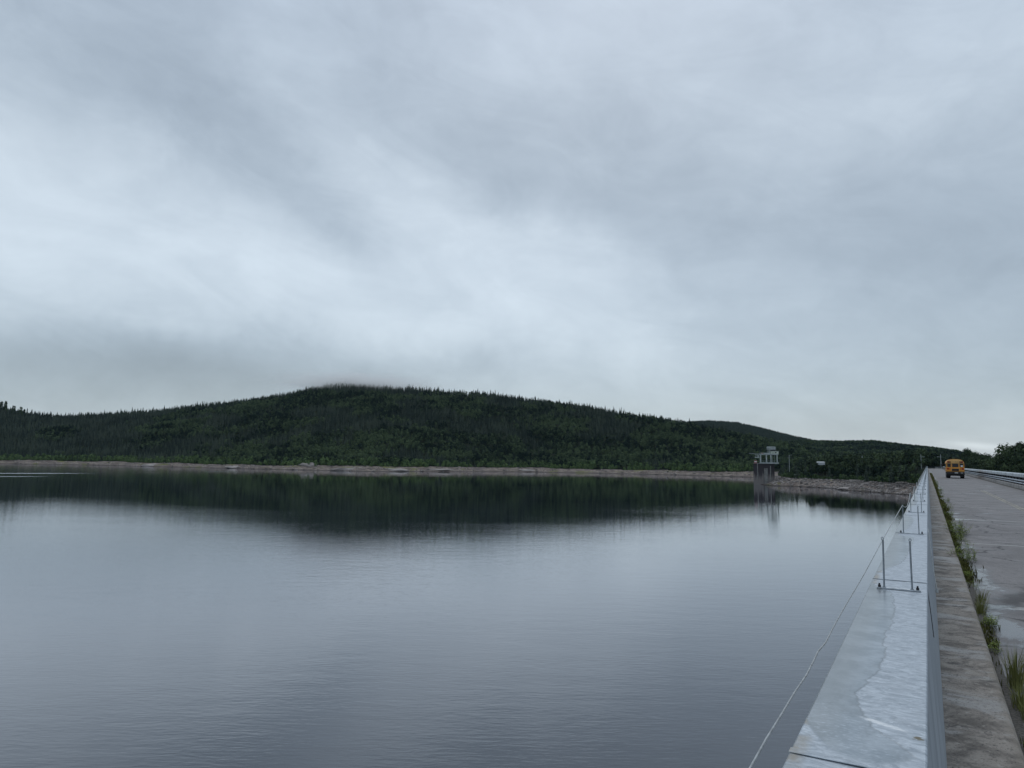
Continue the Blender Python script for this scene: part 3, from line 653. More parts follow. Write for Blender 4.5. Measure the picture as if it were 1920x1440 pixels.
# far dark ridge and low hills
X, Y, Z, K, Q, Dd, r, a, rg = scatter(26000, 1700, 2560, pxaz(1150), pxaz(1650), seed=3)
rr = np.interp(a, fA, fR); s = (r < rr + 60); hg = 8 + 5 * rg.random(s.sum())
add('spruce', X[s], Y[s], Z[s], hg * 1.5, hg, np.clip(rg.normal(.3, .15, s.sum()), 0, 1))
X, Y, Z, K, Q, Dd, r, a, rg = scatter(22000, 900, 1780, pxaz(1400), a_hi, seed=4)
rr = np.interp(a, lA, lR); s = (r < rr + 60) & (Dd < 400) & (Z > 4) & ~((Dd > 0) & (r < 800)) & (Q > 40); lf = rg.random(len(X)) < .75
s1 = s & lf; hg = 5 + 8 * rg.random(s1.sum()); add('leaf', X[s1], Y[s1], Z[s1], hg * 1.05, hg, np.clip((fbm(X[s1] / 45, Y[s1] / 45, 3) - .5) * 2 + .45 + rg.normal(0, .22, s1.sum()), 0, 1))
s1 = s & ~lf; hg = 8 + 5 * rg.random(s1.sum()); add('spruce', X[s1], Y[s1], Z[s1], hg * 1.2, hg, np.clip(rg.normal(.4, .2, s1.sum()), 0, 1))
# wood on the headland and beyond the dam end
X, Y, Z, K, Q, Dd, r, a, rg = scatter(3600, 380, 900, pxaz(1380), pxaz(1790), seed=5)
s = (Dd > 17.5 - 4 * (X > -60)) & (X < 9) & ~((X > -2.5) & (Y < 640)) & (rg.random(len(X)) < .8)
lf = rg.random(len(X)) < .85
pz_ = 960 + FPX * np.tan(a + YAW); s &= ~((pz_ > 1716) & (pz_ < 1770) & (r < 514)); s &= ~((pz_ > 1528) & (pz_ < 1552) & (r < 565))
s1 = s & lf; edge = sstep(18, 45, Dd[s1]); hg = (4.5 + 8.0 * edge) * rg.uniform(.6, 1.2, s1.sum()); add('leaf', X[s1], Y[s1], Z[s1], hg * 1.05, hg, np.clip(fbm(X[s1] / 16, Y[s1] / 16, 3) * 1.6 - .45 + rg.normal(0, .2, s1.sum()), 0, 1))
s1 = s & ~lf; hg = 8 + 3 * rg.random(s1.sum()); add('spruce', X[s1], Y[s1], Z[s1], hg * 1.15, hg, np.clip(rg.normal(.3, .2, s1.sum()), 0, 1))
X, Y, Z, K, Q, Dd, r, a, rg = scatter(2600, 375, 640, pxaz(1430), pxaz(1745), seed=6)
s = (Dd > 16.5) & (Dd < 27) & (X < -3); hg = 1.2 + 2.2 * rg.random(s.sum()); add('bush', X[s], Y[s], Z[s] - .2, hg * 1.1, hg, np.clip(rg.normal(.05, .2, s.sum()), 0, 1))
# trees standing in front of the pale shed
for (px_, dd, top) in [(1528, 545, 866), (1534, 540, 872.5), (1541, 538, 873), (1547, 545, 871.5), (1553, 548, 866), (1560, 545, 862), (1520, 548, 861), (1538, 575, 858), (1546, 580, 859)]:
    p = at(px_, top, dd); zg = land(np.array([p.x]), np.array([p.y]))[0]; hg = np.maximum(p.z - zg, 2.)
    add('leaf', np.array([p.x]), np.array([p.y]), zg, hg * 1.0, hg, np.array([.25]))
# right of the dam: smaller woods by the bend
X, Y, Z, K, Q, Dd, r, a, rg = scatter(2600, 480, 900, pxaz(1738), pxaz(2050), seed=8)
o_ = np.clip(Y - DAM_END, 0, None) ** 2 / 160.
s = (Y > DAM_END + 66) | ((X > 44) & (Y > 470)); s &= ~((np.abs(X - 3.7 - o_) < 9) & (Y < DAM_END + 70)); s &= (rg.random(len(X)) < .6)
hg = 5 + 3 * rg.random(s.sum()); add('leaf', X[s], Y[s], Z[s], hg * .95, hg, np.clip(rg.normal(.3, .2, s.sum()), 0, 1))

# ------------------------------------------------------------------ individuals and the rest
HI = {'leaf': [], 'spruce': [], 'bush': []}
rg = np.random.default_rng(21)
for i in range(7): HI['leaf'].append(npmesh('crown', *(lambda q: (q[0], q[1]))(q := leaf_soup(rg, 620, rg.uniform(.30, .40), .10, 11, .055)), M_leafd, q[2]))
for i in range(5): HI['spruce'].append(npmesh('crown', *(lambda q: (q[0], q[1]))(q := spruce_soup(rg, 15, 9, rg.uniform(.13, .18))), M_spruce, q[2]))
for i in range(5): HI['bush'].append(npmesh('bush', *(lambda q: (q[0], q[1]))(q := leaf_soup(rg, 160, .7, .0, 7, .12)), M_bush, q[2]))
HI['snag'] = [npmesh('dead_tree', V, T_, M_dead, c) for V, T_, c in P_snag]
def trunk_mesh(r0=.022, top=.8):
    m = MB(); m.tube([(0, 0, -.06), (.008, .004, .25), (-.004, .006, .55), (.004, 0, top)], r0, 6, r2=r0 * .3)
    for k in range(4):
        a = k * 1.7; zb = .28 + .12 * k; m.tube([(0, 0, zb), (.13 * math.cos(a), .13 * math.sin(a), zb + .12), (.2 * math.cos(a), .2 * math.sin(a), zb + .24)], r0 * .4, 4, r2=r0 * .12)
    return m.mesh('trunk', M_trunk)
TRUNK = trunk_mesh()
META = {'spruce': ('spruce_tree', 'spruce'), 'leaf': ('leafy_tree', 'tree'), 'bush': ('bush', 'bush'), 'snag': ('dead_tree', 'dead tree')}
REST = {'spruce': ('spruce_forest', 'dense dark spruce forest covering the slopes of the hill', 'forest', P_spruce, M_spruce),
        'leaf': ('broadleaf_forest', 'lighter green broadleaf woods mixed through the hillside spruces', 'forest', P_leaf, M_leaf),
        'bush': ('shrub_belt', 'bright green shrub belt along the foot of the hill above the rocks', 'shrubs', P_bush, M_bush),
        'snag': ('dead_trunks', 'scattered grey dead trunks standing on the hillside', 'dead trees', P_snag, M_dead)}
def zone(x_, y_):
    px_ = 960 + FPX * math.tan(math.atan2(x_, y_) + YAW)
    if px_ > 1745: return 'beyond the bend at the end of the dam'
    if px_ > 1420 and math.hypot(x_, y_) < 900: return 'on the headland between intake tower and dam'
    if px_ < 260: return 'at the far left of the opposite shore'
    if px_ < 900: return 'on the opposite shore below the misty summit'
    return 'on the opposite shore left of the intake tower'
def one(kind, row, i):
    x_, y_, z_, wd, hg, tn = map(float, row); nm, cat = META[kind]; zn = zone(x_, y_)
    look = {'spruce': 'narrow dark spruce', 'leaf': 'rounded dark green broadleaf tree', 'bush': 'low bright green shrub', 'snag': 'bare grey dead trunk'}[kind]
    label = f'{look} {zn}'; grp = {'spruce': 'spruces', 'leaf': 'broadleaf trees', 'bush': 'shrubs', 'snag': 'dead trunks'}[kind] + ' ' + zn
    me = HI[kind][i % len(HI[kind])]
    if kind == 'leaf':
        e = empty(nm, (x_, y_, z_), (i * 2.39) % 6.28, label, cat, grp); e.scale = (wd, wd, hg)
        link(bpy.data.objects.new('crown', me), e); link(bpy.data.objects.new('trunk', TRUNK), e)
    else:
        o = bpy.data.objects.new(nm, me); o.location = (x_, y_, z_); o.rotation_euler = (0, 0, (i * 2.39) % 6.28); o.scale = (wd, wd, hg); link(o); meta(o, label, cat, grp)
for kind in cand:
    C_ = np.concatenate(cand[kind]); d_ = np.hypot(C_[:, 0], C_[:, 1]); px_ = 960 + FPX * np.tan(np.arctan2(C_[:, 0], C_[:, 1]) + YAW)
    size = C_[:, 4] / d_ * ((px_ > 0) & (px_ < 1920)); order = np.argsort(-size); n_ind = 285 if kind != 'leaf' else 262
    for i, k in enumerate(order[:n_ind]): one(kind, C_[k], i)
    rs_ = C_[order[n_ind:]]
    if len(rs_):
        nm, lb, ct, P, mt = REST[kind]; V, T_, c = bake(P, rs_[:, :3], rs_[:, 3:5], rs_[:, 5], 5)
        meta(link(bpy.data.objects.new(nm, npmesh(nm, V, T_, mt, c))), lb, ct, kind='stuff')
    print(kind, len(C_))

# tall trees behind the right barrier: px of trunk, py of top, distance, width factor
rg = np.random.default_rng(77)
BIGL = [npmesh('crown', *(lambda q: (q[0], q[1]))(q := leaf_soup(rg, 3600, rg.uniform(.32, .38), .02, 24, .026)), M_leafd, q[2]) for _ in range(5)]
big = [(1893, 829, 262, .85), (1912, 826, 275, .75), (1874, 846, 285, .7), (1930, 832, 250, .9), (1902, 846, 232, 1.0), (1952, 826, 255, .9), (1884, 856, 248, .9), (1916, 852, 225, 1.0), (1980, 835, 240, .95), (2010, 828, 260, .9),
       (1868, 857, 300, 1.0), (1857, 862, 330, 1.1), (1862, 854, 350, .9), (1846, 858, 380, 1.0), (1850, 851, 400, .8), (1837, 852, 430, .8), (1840, 850, 450, .8), (1829, 846, 455, .8), (1820, 846, 480, .85), (1812, 841, 470, .75), (1818, 842, 492, .7), (1806, 848, 480, .9), (1825, 855, 440, 1.1), (1834, 860, 400, 1.2), (1875, 866, 270, 1.4), (1895, 868, 240, 1.3), (1845, 867, 350, 1.4), (1925, 868, 225, 1.3), (1859, 869, 310, 1.5)]
names_big = ['tall ragged tree with the highest crown in the group right of the barrier', 'tall leafy tree at the right edge of the photo behind the barrier']
for i, (px_, py_, dd, wf) in enumerate(big):
    p = at(px_, py_, dd); zg = float(land(p.x, p.y)[0]) - .3; hg = p.z - zg
    lb = names_big[i] if i < 2 else ('dark bushy tree among the tall trees at the right edge' if dd < 320 else 'dark bushy tree behind the barrier to the right of the bus')
    e = empty('leafy_tree', (p.x, p.y, zg), i * 1.9, lb, 'tree', 'trees behind the right barrier' if i > 1 else None); e.scale = (hg * wf, hg * wf, hg)
    link(bpy.data.objects.new('crown', BIGL[i % 5]), e); link(bpy.data.objects.new('trunk', TRUNK), e)
# small group of round topped trees breaking the skyline at the far left
for i, (px_, py_, hh) in enumerate([(3, 752, 19), (12, 752, 18), (27, 760, 15), (40, 762, 14), (46, 766, 12), (-12, 748, 20)]):
    p = at(px_, py_, 1560); zg = float(land(p.x, p.y)[0])
    e = empty('leafy_tree', (p.x, p.y, zg), i, 'tall bare stemmed tree standing out on the skyline at the far left', 'tree', 'skyline trees at the far left'); hh = p.z - zg; e.scale = (hh * .55, hh * .55, hh)
    link(bpy.data.objects.new('crown', HI['leaf'][i % 7]), e); link(bpy.data.objects.new('trunk', TRUNK), e)

# ------------------------------------------------------------------ shore rocks
m_rock, t = material('shore_rock'); ti = t.attr('tint').outputs['Fac']; n = t.noise(t.pos, .8, 4, .6); zz = t.sep(t.pos)[2]
c = t.mix(t.m('ADD', ti, t.m('MULTIPLY', t.m('SUBTRACT', n, .5), .5), clamp=True), (.085, .075, .07), (.42, .37, .34)); c = t.mix(t.map(zz, .5, .0), c, (.05, .045, .04))
t.put(t.b.inputs['Base Color'], c); t.put(t.b.inputs['Roughness'], .85)
def rock_soup(rg, sub=1):
    bm = bmesh.new(); bmesh.ops.create_icosphere(bm, subdivisions=sub, radius=1); V = np.array([v.co[:] for v in bm.verts]); T_ = np.array([[v.index for v in f.verts] for f in bm.faces]); bm.free()
    for _ in range(5):
        n_ = rg.normal(0, 1, 3); n_ /= np.linalg.norm(n_); dd = V @ n_; k = rg.uniform(.45, .8); V = V - np.outer(np.maximum(dd - k, 0), n_)
    V *= np.array([1.2, .9, .6]); return V, T_, np.full(len(V), rg.uniform(.3, .8))
rg = np.random.default_rng(5); P_rock = [rock_soup(rg) for _ in range(7)]
X, Y, Z, K, Q, Dd, r, a, rg = scatter(70000, 690, 1300, seed=12)
s = (Q > 1) & (Q < 23) & (Dd < -5) & (rg.random(len(X)) < .35 + .9 * (fbm(X / 25, Y / 25, 2) - .4))
R1 = np.stack([X[s], Y[s], Z[s], .5 + 2.0 * rg.random(s.sum()) ** 2.5, .4 + 1.3 * rg.random(s.sum()) ** 3, np.clip(rg.normal(.5, .3, s.sum()) + 1.3 * (fbm(X[s] / 30, Y[s] / 30, 3) - .48), 0, 1)], -1)
X, Y, Z, K, Q, Dd, r, a, rg = scatter(30000, 375, 620, pxaz(1405), pxaz(1760), seed=13)
s = (Dd > .5) & (Dd < 19) & (X < -4) & (rg.random(len(X)) < .25 + .75 * sstep(-75, -40, X) + .5 * sstep(6, 12, Dd))
dk = sstep(8, 13, Dd[s]) * .35
R3 = np.stack([X[s], Y[s], Z[s], .3 + 1.2 * rg.random(s.sum()) ** 2.5, .3 + .9 * rg.random(s.sum()) ** 2, np.clip(rg.normal(.42, .30, s.sum()) - dk + 1.1 * (fbm(X[s] / 14, Y[s] / 14, 3) - .5), 0, 1)], -1)
RR = np.concatenate([R1, R3]); V, T_, c = bake(P_rock, RR[:, :3], RR[:, 3:5], RR[:, 5], 8)
meta(link(bpy.data.objects.new('shore_rocks', npmesh('shore_rocks', V, T_, m_rock, c))), 'broken grey and pink rocks strewn along the waterline', 'rocks', kind='stuff')
# pale bedrock outcrops that stand out on the opposite bank
def outcrop(px_, py_, w_, h_, d_, label, tint, grp=None, q_=8.):
    a0_ = azel(px_, py_)[0]; rr_ = np.arange(690., 1300., 1.); L_ = land(np.sin(a0_) * rr_, np.cos(a0_) * rr_); k_ = int(np.argmin(np.abs(L_[2] - q_))); p = Vector((math.sin(a0_) * rr_[k_], math.cos(a0_) * rr_[k_], float(L_[0][k_]) - h_ * .22)); rg2 = np.random.default_rng(int(px_)); V, T_, c = rock_soup(rg2, 3)
    n_ = fbm(V[:, 0] * 2.3 + 9, V[:, 2] * 3.1 + V[:, 1] * 1.7 + 4, 4) - .5; V = V * (1 + n_[:, None] * np.array([1.1, .8, 1.3])); cc = np.clip(tint - .08 + (fbm(V[:, 0] * 6 + 3, V[:, 2] * 9 + 3, 3) - .5) * 2.0, 0, 1)
    a_ = math.atan2(p.x, p.y) + (px_ % 5 - 2) * .09; o = bpy.data.objects.new('rock_outcrop', npmesh('rock_outcrop', V, T_, m_rock, cc)); o.location = p; o.rotation_euler = (0, 0, -a_); o.scale = (w_, d_, h_); link(o); meta(o, label, 'rock', grp)
outcrop(284, 864, 11, 4.2, 6, 'sloping pale rock slab on the bank at the left of the opposite shore', .95)
outcrop(578, 863, 10, 7.5, 6, 'grey rounded rock outcrop rising above the bank against the shrubs', .6, None, 19.)
outcrop(985, 878, 12, 3, 5, 'low pale rock shelf on the bank right of the middle of the hill', .85)
outcrop(440, 873, 10, 3, 5, 'thin pale rock ledge on the bank between the slab and the rounded outcrop', .9)
outcrop(655, 871, 20, 3.5, 6, 'wide grey rock shelf on the bank right of the rounded outcrop', .6)
outcrop(742, 873, 14, 3.2, 5, 'long light slanting rock on the bank below the hill', .9)
outcrop(825, 876, 18, 3, 5, 'pinkish light rock shelf on the bank under the middle of the hill', .8)
o_ = ground(1700, 923, .5); 
for k, (px_, py_, s_) in enumerate([(1700, 921, 5.0), (1603, 913, 4.2), (1585, 916, 3.6), (1572, 918.5, 3.0)]):
    q = ground(px_, py_, .9); V, T_, c = rock_soup(np.random.default_rng(40 + k), 2)
    o = bpy.data.objects.new('rock_slab', npmesh('rock_slab', V, T_, m_rock, np.full(len(V), .95 if k else .6))); o.location = (q.x, q.y, float(land(q.x, q.y)[0]) + .2); o.scale = (s_, s_ * .7, 1.1); o.rotation_euler = (0, 0, .5); link(o)
    meta(o, ['flat pinkish rock slab beside the dam at the end of the rocky shore', 'upper of three pale rock slabs in a streak on the headland shore', 'middle of three pale rock slabs in a streak on the headland shore', 'lowest of three pale rock slabs in a streak, at the waterline'][k], 'rock')

# ------------------------------------------------------------------ intake tower
tp = ground(1433, 909.0); TH = -math.atan2(tp.x, tp.y)     # local +X to the right seen from the dam, +Y away
tower = empty('intake_tower', (tp.x, tp.y, 0), TH, 'stained concrete intake tower with open columns and hoist room at the water edge', 'tower')
m_pier, t = material('stained_pier'); X, Y, Z = t.sep(t.obj)
n = t.noise(t.comb(t.m('MULTIPLY', X, 1.3), t.m('MULTIPLY', Y, 1.3), t.m('MULTIPLY', Z, .06)), 1.0, 5, .6); lev = t.m('ADD', t.m('MULTIPLY', n, 11), t.m('MULTIPLY', Z, .55))
t.put(t.b.inputs['Base Color'], t.mix(t.map(lev, 7.6, 9.8), (.20, .178, .168), (.045, .038, .042))); t.put(t.b.inputs['Roughness'], .9)
U = .0248
def tx(c): return (c - 476) * U            # crop px to metres about the tower's axis
def tz(c): return 15 - (c / 14.4 + 820 - 867.7) * .357
M_tc = flat('tower_concrete', (.33, .36, .36), .85, var=.25, scale=.7); M_tl = flat('tower_light', (.42, .46, .44), .8, scale=.7); M_panel = flat('stop_log', (.24, .235, .225), .85, scale=.6)
zt = tz(712)
MB().box((tx(200), 0, -4), (tx(470), 9, zt)).build('pier', m_pier, tower)
MB().box((tx(470), 2.2, -4), (tx(580), 9, zt - .05)).build('recess_wall', M_dark, tower)  # slot shade painted in: near-black instead of the pier concrete
MB().box((tx(478), .9, 1.2), (tx(574), 1.4, tz(835))).build('gate_panel', M_panel, tower)
MB().box((tx(580), .3, -4), (tx(640), 9, zt - .02)).build('pier', m_pier, tower)
MB().box((tx(640), .1, .5), (tx(660), 8.8, tz(770))).build('pilaster', M_panel, tower)
MB().box((tx(660), 1.5, -4), (tx(752), 9, zt - .04)).build('pier', m_pier, tower)
MB().box((tx(300), -.12, 4), (tx(318), -.003, zt)).build('ladder_rail', M_panel, tower)
MB().box((tx(470), .2, tz(830)), (tx(580), 2.15, zt - .03)).build('lintel', m_pier, tower)
MB().box((tx(205), -.6, zt + .003), (tx(365), 9.4, zt + .35)).build('left_deck', M_conc, tower)
MB().box((tx(368), -.9, zt + .005), (tx(865), 9.6, tz(672))).build('deck', M_tc, tower)
cz0 = tz(672) + .003; cz1 = tz(466)
for cx0, cx1, yy_ in ((375, 405, -.5), (532, 560, -.5), (650, 676, -.5), (812, 838, -.5), (392, 414, 8.2), (545, 568, 8.2), (664, 686, 8.2), (822, 845, 8.2), (700, 710, 3), (752, 760, 3)):
    MB().box((tx(cx0), yy_, cz0), (tx(cx1), yy_ + .7, cz1 - .003)).build('column', M_tl, tower)
MB().box((tx(368), -.7, cz1), (tx(860), 9.3, tz(436))).build('roof_slab', M_tc, tower)
for k, cx in enumerate((408, 475, 530, 585, 640, 700, 755, 812)):
    MB().tube([(tx(cx), -.7, cz0), (tx(cx), -.7, cz0 + 1.05)], .05, 5).build('rail_post', M_steel, tower)
MB().tube([(tx(372), -.7, cz0 + 1.05), (tx(860), -.7, cz0 + 1.05)], .06, 5).build('handrail', M_steel, tower)
zs = tz(436) + .004
cab = MB().box((tx(662), .5, zs), (tx(868), 5.5, tz(366)), .05).build('cabin', flat('cabin_wall', (.48, .52, .44), .7, scale=1), tower)
MB().box((tx(775), .44, tz(418)), (tx(812), .497, tz(386))).build('window', M_dark, cab)
MB().box((tx(655), .4, tz(366) + .003), (tx(875), 5.6, tz(360))).build('roof', M_tc, cab)
for cx0, cx1, yy_ in ((625, 650, 1.0), (566, 580, 4.0), (790, 803, 4.2), (600, 612, 1.2)):
    MB().box((tx(cx0), yy_, zs), (tx(cx1), yy_ + .35, tz(322))).build('hoist_leg', M_tc, tower)
MB().box((tx(560), .6, tz(322) + .003), (tx(792), 5.2, tz(262)), .08).build('hoist_house', M_tc, tower)
MB().prism([(tx(555), tz(262) + .003), (tx(572), tz(236)), (tx(780), tz(236)), (tx(800), tz(262) + .003)], 'y', .4, 5.4).build('hoist_roof', M_tl, tower)
MB().box((tx(655), 1.2, tz(350)), (tx(795), 4, tz(325))).build('under_hoist_dark', M_dark, tower)  # dark block painting the shade beneath the hoist house
MB().box((tx(480), 0, zs), (tx(655), .3, zs + .45)).build('parapet_edge', M_tl, tower)
rl = MB()
for cx in (375, 420, 470, 520): rl.tube([(tx(cx), 0, zs), (tx(cx), 0, tz(400))], .05, 5)
rl.tube([(tx(372), 0, tz(402)), (tx(560), 0, tz(402))], .05, 5); rl.build('roof_railing', M_steel, tower)
MB().box((tx(425), -.2, tz(436) + .004), (tx(462), .5, tz(414))).build('marker_light_box', flat('pink_paint', (.42, .22, .18), .7), tower)
cr = MB().tube([(tx(372), 1, tz(455)), (tx(210), 0, tz(440)), (tx(88), -.5, tz(425))], .16, 6).tube([(tx(370), 1, tz(540)), (tx(245), .3, tz(452))], .12, 6).tube([(tx(375), 1, tz(440)), (tx(215), 0, tz(445))], .09, 6)
cr.build('crane_arm', M_tc, tower)
bk = MB().box((tx(244), -.2, tz(552)), (tx(365), 1.5, tz(527))).tube([(tx(250), 0, tz(530)), (tx(268), 0, tz(478))], .07, 5).tube([(tx(330), 0, tz(530)), (tx(318), 0, tz(465))], .12, 5).box((tx(318), .2, tz(520)), (tx(352), 1, tz(478))).tube([(tx(268), 0, tz(480)), (tx(320), 0, tz(468))], .06, 5)
bk.build('side_platform', M_tl, tower)
sg = MB().box((tx(226), -.75, tz(676)), (tx(296), -.62, tz(640))).build('sign_board', flat('sign_white', (.62, .58, .56), .6, var=.05), tower)
MB().box((tx(222), -.78, tz(700)), (tx(300), -.6, tz(679))).build('sign_band', flat('sign_red', (.30, .05, .05), .6, var=.1), tower)
MB().box((tx(222), -.78, tz(638)), (tx(300), -.6, tz(625))).build('sign_band', flat('sign_red', (.30, .05, .05), .6, var=.1), tower)
# ------------------------------------------------------------------ lamp posts and pole
def lamp_post(px_, py_top, py_base, dist, side, label, name='street_lamp', lamp=True, cat='lamp post', arm_py=None):
    a_ = at(px_, py_top, dist); zg = float(land(a_.x, a_.y)[0]) - .2; e = empty(name, (a_.x, a_.y, zg), YAW, label, cat); H = a_.z - zg
    MB().tube([(0, 0, 0), (0, 0, H)], .20, 8, r2=.14).build('pole', M_pole, e)
    if lamp:
        zA = H - (1.4 if arm_py is None else arm_py)
        MB().tube([(0, 0, zA - .3), (side * .8, 0, zA), (side * 1.5, 0, zA + .06)], .05, 6).build('arm', M_pole, e)
        MB().box((min(side * 1.3, side * 2.1), -.18, zA - .02), (max(side * 1.3, side * 2.1), .18, zA + .16), .05).build('lamp_head', M_lampw, e)
M_pole = flat('pole_grey', (.42, .45, .46), .7, scale=2); M_lampw = flat('lamp_grey', (.5, .54, .55), .5, scale=2)
lamp_post(1726.5, 852, 871, 500, 1, 'grey street lamp left of the dam end, its arm pointing right', arm_py=1.5)
lamp_post(1763.5, 852, 873, 500, -1, 'grey street lamp nearest the bus, its arm pointing left', arm_py=1.5)
lamp_post(1616.5, 854.5, 868, 520, 1, 'plain pale pole rising from the bushes on the headland', 'pole', False, 'pole')
lamp_post(1479.5, 853, 864, 575, 1, 'small lamp post with a short curved arm just right of the intake tower', arm_py=.1)

# pale shed among the trees
sp = at(1540, 868.5, 560); sz = float(land(sp.x, sp.y)[0])
sh = empty('shed', (sp.x, sp.y, sz), YAW, 'long low white shed half hidden by the trees on the headland', 'shed')
M_wh = flat('white_siding', (.62, .65, .66), .6, var=.08, scale=1); hz = 1.9; sh.location.z = sp.z - 1.3
MB().box((-2.6, 0, 0), (2.6, 3.0, hz)).build('wall', M_wh, sh)
MB().prism([(-.2, hz + .003), (1.5, hz + .5), (3.2, hz + .003)], 'x', -2.7, 2.7).build('roof', M_wh, sh)

# ------------------------------------------------------------------ school bus, seen from behind
M_by = flat('bus_yellow', (.68, .29, .035), .45, var=.06, scale=1.5, bump=0); M_bt = flat('bus_trim', (.72, .44, .16), .45, var=.1, bump=0); M_bk = flat('bus_black', (.012, .012, .014), .5, bump=0)
M_gl = flat('bus_glass', (.018, .022, .028), .3, bump=0); M_red = flat('lens_red', (.42, .015, .012), .25, bump=0); M_amb = flat('lens_amber', (.6, .16, .02), .25, bump=0); M_lt = flat('bus_white', (.7, .68, .64), .5, bump=0); M_tyre = flat('tyre', (.018, .018, .02), .85); M_rim = flat('rim', (.3, .3, .32), .5)
M_sky = flat('sky_glare', (.85, .88, .9), .3, bump=0)  # pale colour for the painted sky reflection in the rear window
bus = empty('school_bus', (3.72, 131, ZR), 0, 'yellow school bus driving away along the dam road', 'bus')
def bus_prof(hw, top, z0, n=9):
    p = [(-hw, z0), (-hw * 1.0, 2.25)]
    for k in range(n + 1):
        a_ = math.pi - math.pi * k / n; c_ = math.cos(a_); s_ = math.sin(a_)
        p.append((hw * math.copysign(abs(c_) ** .75, c_), 2.3 + (top - 2.3) * s_ ** .85))
    p += [(hw, 2.25), (hw, z0)]; return p
body = MB().prism(bus_prof(1.2, 2.99, .98), 'y', 0, 8.6)
bmesh.ops.bevel(body.bm, geom=[e_ for e_ in body.bm.edges if all(abs(v_.co.y) < 1e-4 for v_ in e_.verts)], offset=.06, segments=2, affect='EDGES')
body = body.build('body', M_by, bus)
MB().prism([(-1.05, .95), (-1.05, 1.75), (-.85, 1.95), (.85, 1.95), (1.05, 1.75), (1.05, .95)], 'y', 8.6, 10.2).build('hood', M_by, bus)
MB().prism(bus_prof(1.17, 2.96, 2.32), 'y', -.05, -.003).build('rear_roof_cap', M_bt, bus)
yb = -.055
def rear(name, x0, x1, z0, z1, m, y0=None, y1=-.003, bev=.02, par=None): 
    return MB().box((x0, yb if y0 is None else y0, z0), (x1, y1, z1), bev).build(name, m, par or bus)
door = rear('emergency_door', -.47, .47, 1.10, 2.34, M_by, -.045)
fr_ = rear('window', -.41, .41, 1.74, 2.27, M_gl, -.075, -.046, par=door)
rear('lower_panel', -.46, .46, 1.15, 1.50, M_bk, -.075, -.046, par=door)
rear('door_frame', -.52, -.475, 1.08, 2.36, M_bt); rear('door_frame', .475, .52, 1.08, 2.36, M_bt)
rear('window', -1.06, -.60, 1.76, 2.27, M_gl); w2 = rear('window', .60, 1.06, 1.76, 2.27, M_gl)
rear('label', .72, 1.0, 1.80, 2.02, M_sky, -.075, -.058, .01, w2)  # pale plate painting the bright sky reflected in this window, not a sticker
for xs_ in (-1, 1):
    a_, b_ = sorted((xs_ * .56, xs_ * 1.05)); rear('warning_lamp_board', a_, b_, 2.37, 2.66, M_bk)
    lx_ = sorted((xs_ * .86, xs_ * 1.02)); rear('warning_lamp', lx_[0], lx_[1], 2.44, 2.62, M_red, -.085, -.057, .02)
    lx_ = sorted((xs_ * .60, xs_ * .76)); rear('warning_lamp', lx_[0], lx_[1], 2.46, 2.60, M_amb, -.085, -.057, .02)
    lx_ = sorted((xs_ * .64, xs_ * .84)); rear('turn_lamp', lx_[0], lx_[1], 1.38, 1.56, M_amb, -.075)
    lx_ = sorted((xs_ * .86, xs_ * 1.10)); rear('tail_lamp', lx_[0], lx_[1], 1.36, 1.62, M_red, -.075)
rear('sign_panel', -.48, .48, 2.42, 2.66, M_bt, -.06, -.052)
fc_ = bpy.data.curves.new('sign_text', 'FONT'); fc_.body = 'SCHOOL BUS'; fc_.size = .19; fc_.align_x = 'CENTER'; fc_.align_y = 'CENTER'; fc_.extrude = .002
to = bpy.data.objects.new('tmp_text', fc_); COL.objects.link(to); bpy.context.view_layer.update()
tm = bpy.data.meshes.new_from_object(to.evaluated_get(bpy.context.evaluated_depsgraph_get())); tm.materials.clear(); tm.materials.append(M_bk); bpy.data.objects.remove(to)
tx_o = bpy.data.objects.new('sign_text', tm); tx_o.rotation_euler = (R(90), 0, 0); tx_o.location = (0, -.064, 2.535); tx_o.scale = (.82, 1, 1); link(tx_o, bus)
rear('bumper', -1.2, 1.2, .62, .96, M_bk, -.16, .1, .03)
rear('licence_plate', -.12, .32, .80, .93, M_lt, -.18, -.165, .01)
rear('reflector', .68, .98, .82, .90, M_lt, -.18, -.165, .01)
rear('rub_rail', -1.19, 1.19, 1.02, 1.07, M_bk, -.03, -.003, 0)
MB().box((-.9, .3, .5), (.9, 8.4, .94)).build('chassis', M_bk, bus)
MB().tube([(-.85, 1.6, .5), (.85, 1.6, .5)], .12, 8).build('axle', M_bk, bus)
def wheel(x_, y_, wdt):
    wh = MB().tube([(x_ - wdt / 2, y_, .5), (x_ + wdt / 2, y_, .5)], .5, 20).build('wheel', M_tyre, bus)
    for s_ in (-1, 1): MB().tube([(x_ + s_ * (wdt / 2 + .002), y_, .5), (x_ + s_ * (wdt / 2 + .03), y_, .5)], .26, 14).build('rim', M_rim, wh)
for s_ in (-1, 1): wheel(s_ * .92, 1.6, .52); wheel(s_ * 1.0, 8.7, .28)
for s_ in (-1, 1):
    MB().box((s_ * .95 - .2, .85, .28), (s_ * .95 + .2, .88, .90)).build('mud_flap', M_bk, bus)
